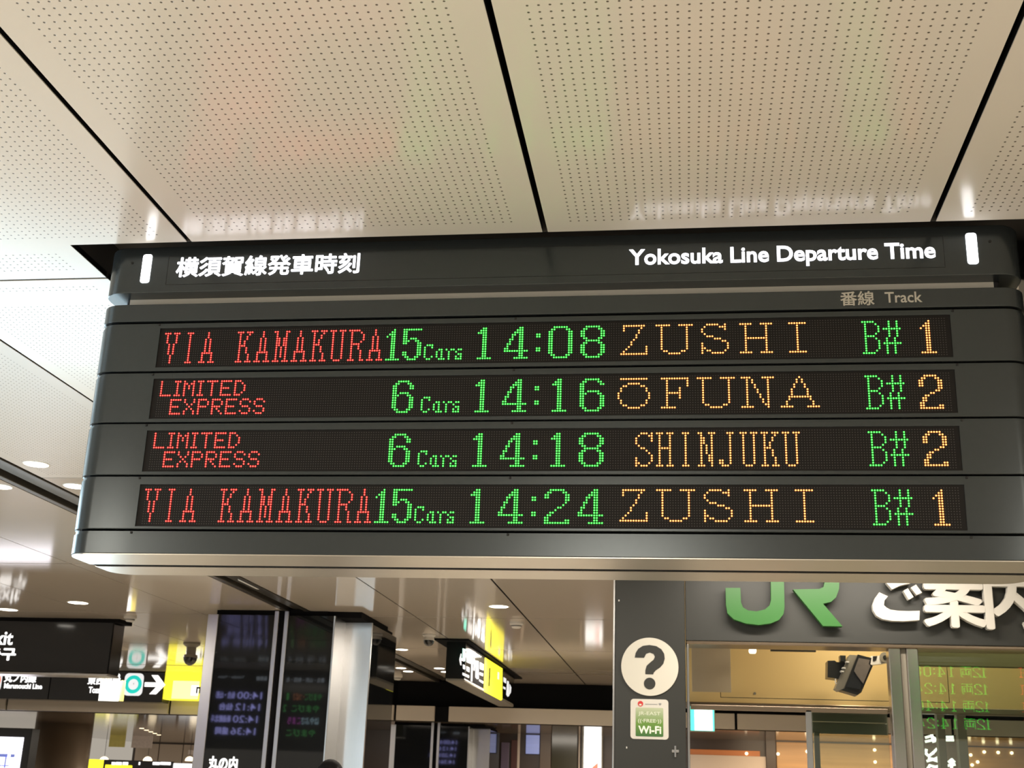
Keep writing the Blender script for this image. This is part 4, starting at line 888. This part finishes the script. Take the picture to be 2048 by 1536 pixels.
# ------------------------------------------------------------------ passer-by whose hair shows at the bottom edge
def person(x, y, h):
    e = tag(empty('person', (x, y, 0)), 'dark hair crown of a passer-by in front of the glass pillar, bottom edge', 'person')
    V = {'pel': (0,0,.95,.13,.10), 'waist': (0,0,1.08,.125,.09), 'chest': (0,.0,1.28,.155,.10), 'neckb': (0,0,1.43,.075,.065), 'neck': (0,0,1.49,.052,.052), 'headb': (0,-.012,1.545,.06,.07), 'head': (0,-.005,1.62,.078,.092),
         'headt': (0,.005,1.68,.066,.078)}
    E = [('pel','waist'),('waist','chest'),('chest','neckb'),('neckb','neck'),('neck','headb'),('headb','head'),('head','headt')]
    for s, n in ((-1,'l'), (1,'r')):
        V.update({'sh'+n: (s*.17,0,1.39,.058,.055), 'el'+n: (s*.225,.02,1.12,.042,.042), 'wr'+n: (s*.235,-.04,.88,.03,.026), 'pa'+n: (s*.235,-.05,.82,.036,.02), 'hip'+n: (s*.09,0,.88,.092,.09),
                  'kn'+n: (s*.10,-.01*s,.48,.06,.06), 'an'+n: (s*.10,.03,.09,.042,.045), 'to'+n: (s*.11,-.13,.035,.04,.03)})
        E += [('chest','sh'+n),('sh'+n,'el'+n),('el'+n,'wr'+n),('wr'+n,'pa'+n),('pel','hip'+n),('hip'+n,'kn'+n),('kn'+n,'an'+n),('an'+n,'to'+n)]
        for i, (fx, fl) in enumerate(((-.018,.07),(-.006,.08),(.006,.075),(.017,.062))):
            a, b = 'f%d'%i+n, 'g%d'%i+n
            V[a] = (s*.235, -.05+fx, .80-fl*.45, .009, .009); V[b] = (s*.228, -.055+fx, .80-fl, .008, .008); E += [('pa'+n, a), (a, b)]
        V['t'+n] = (s*.225, -.085, .81, .010, .010); E.append(('pa'+n, 't'+n))
    k = h/1.74; ks = list(V); me = bpy.data.meshes.new('body'); me.from_pydata([(V[q][0]*k, V[q][1]*k, V[q][2]*k) for q in ks], [(ks.index(a), ks.index(b)) for a, b in E], [])
    o = bpy.data.objects.new('body', me); link(o); o.parent = e
    md = o.modifiers.new('skin', 'SKIN'); sk = me.skin_vertices[0].data if me.skin_vertices else None
    if sk is None:
        bm = bmesh.new(); bm.from_mesh(me); bm.verts.layers.skin.verify(); bm.to_mesh(me); bm.free(); sk = me.skin_vertices[0].data
    for q, s_ in zip(ks, sk): s_.radius = (V[q][3]*k, V[q][4]*k); s_.use_root = (q == 'pel')
    su = o.modifiers.new('sub', 'SUBSURF'); su.levels = 2; su.render_levels = 2
    dg = bpy.context.evaluated_depsgraph_get(); dg.update(); me2 = bpy.data.meshes.new_from_object(o.evaluated_get(dg)); o.modifiers.clear(); o.data = me2
    me2.materials.clear(); me2.materials.append(M['skin']); me2.materials.append(M['cloth'])
    for p in me2.polygons:
        p.use_smooth = True; c = p.center; p.material_index = 0 if (c.z > 1.46*k or (c.z < .87*k and abs(c.x) > .18*k)) else 1
    # hair cap, face details
    mb = MB(); n = 24; rings = []
    for a in range(-18, 91, 12):
        t = math.radians(a); rings.append([(math.cos(u)*.088*k*math.cos(t)*(1+.03*math.sin(9*u+a)), .006*k+math.sin(u)*.102*k*math.cos(t)*(1+.03*math.sin(7*u)), 1.655*k+.103*k*math.sin(t)+(.03*k*(-math.sin(u)) if a < 20 else 0)) for u in [2*math.pi*i/n for i in range(n)]])
    mb.loft(rings)
    hm_ = mb.build('hair', M['hair'], None, True); hm_.parent = e
    for s in (-1, 1):
        mb = MB(); mb.cyl((s*.03*k, -.098*k, 1.625*k), .009*k, .006, ax='y', n=10); q = mb.build('eye', M['dark'], None); q.parent = e
        mb = MB(); mb.lathe((s*.083*k, 0, 1.61*k), [(.004, -.03), (.016, -.01), (.017, .012), (.006, .03)], 10); q = mb.build('ear', M['skin'], None, True); q.parent = e
    mb = MB(); mb.loft([[(-.012*k, -.092*k, 1.585*k), (.012*k, -.092*k, 1.585*k), (0, -.118*k, 1.588*k)], [(-.006*k, -.090*k, 1.63*k), (.006*k, -.090*k, 1.63*k), (0, -.098*k, 1.63*k)]]); q = mb.build('nose', M['skin'], None, True); q.parent = e
    mb = MB(); mb.bbox((-.022*k, -.094*k, 1.560*k), (.022*k, -.088*k, 1.567*k), c=.002); q = mb.build('mouth', M['red'], None); q.parent = e
    return e
q = P(661, 1522, 8.0); person(q.x, 8.0, q.z-.005)
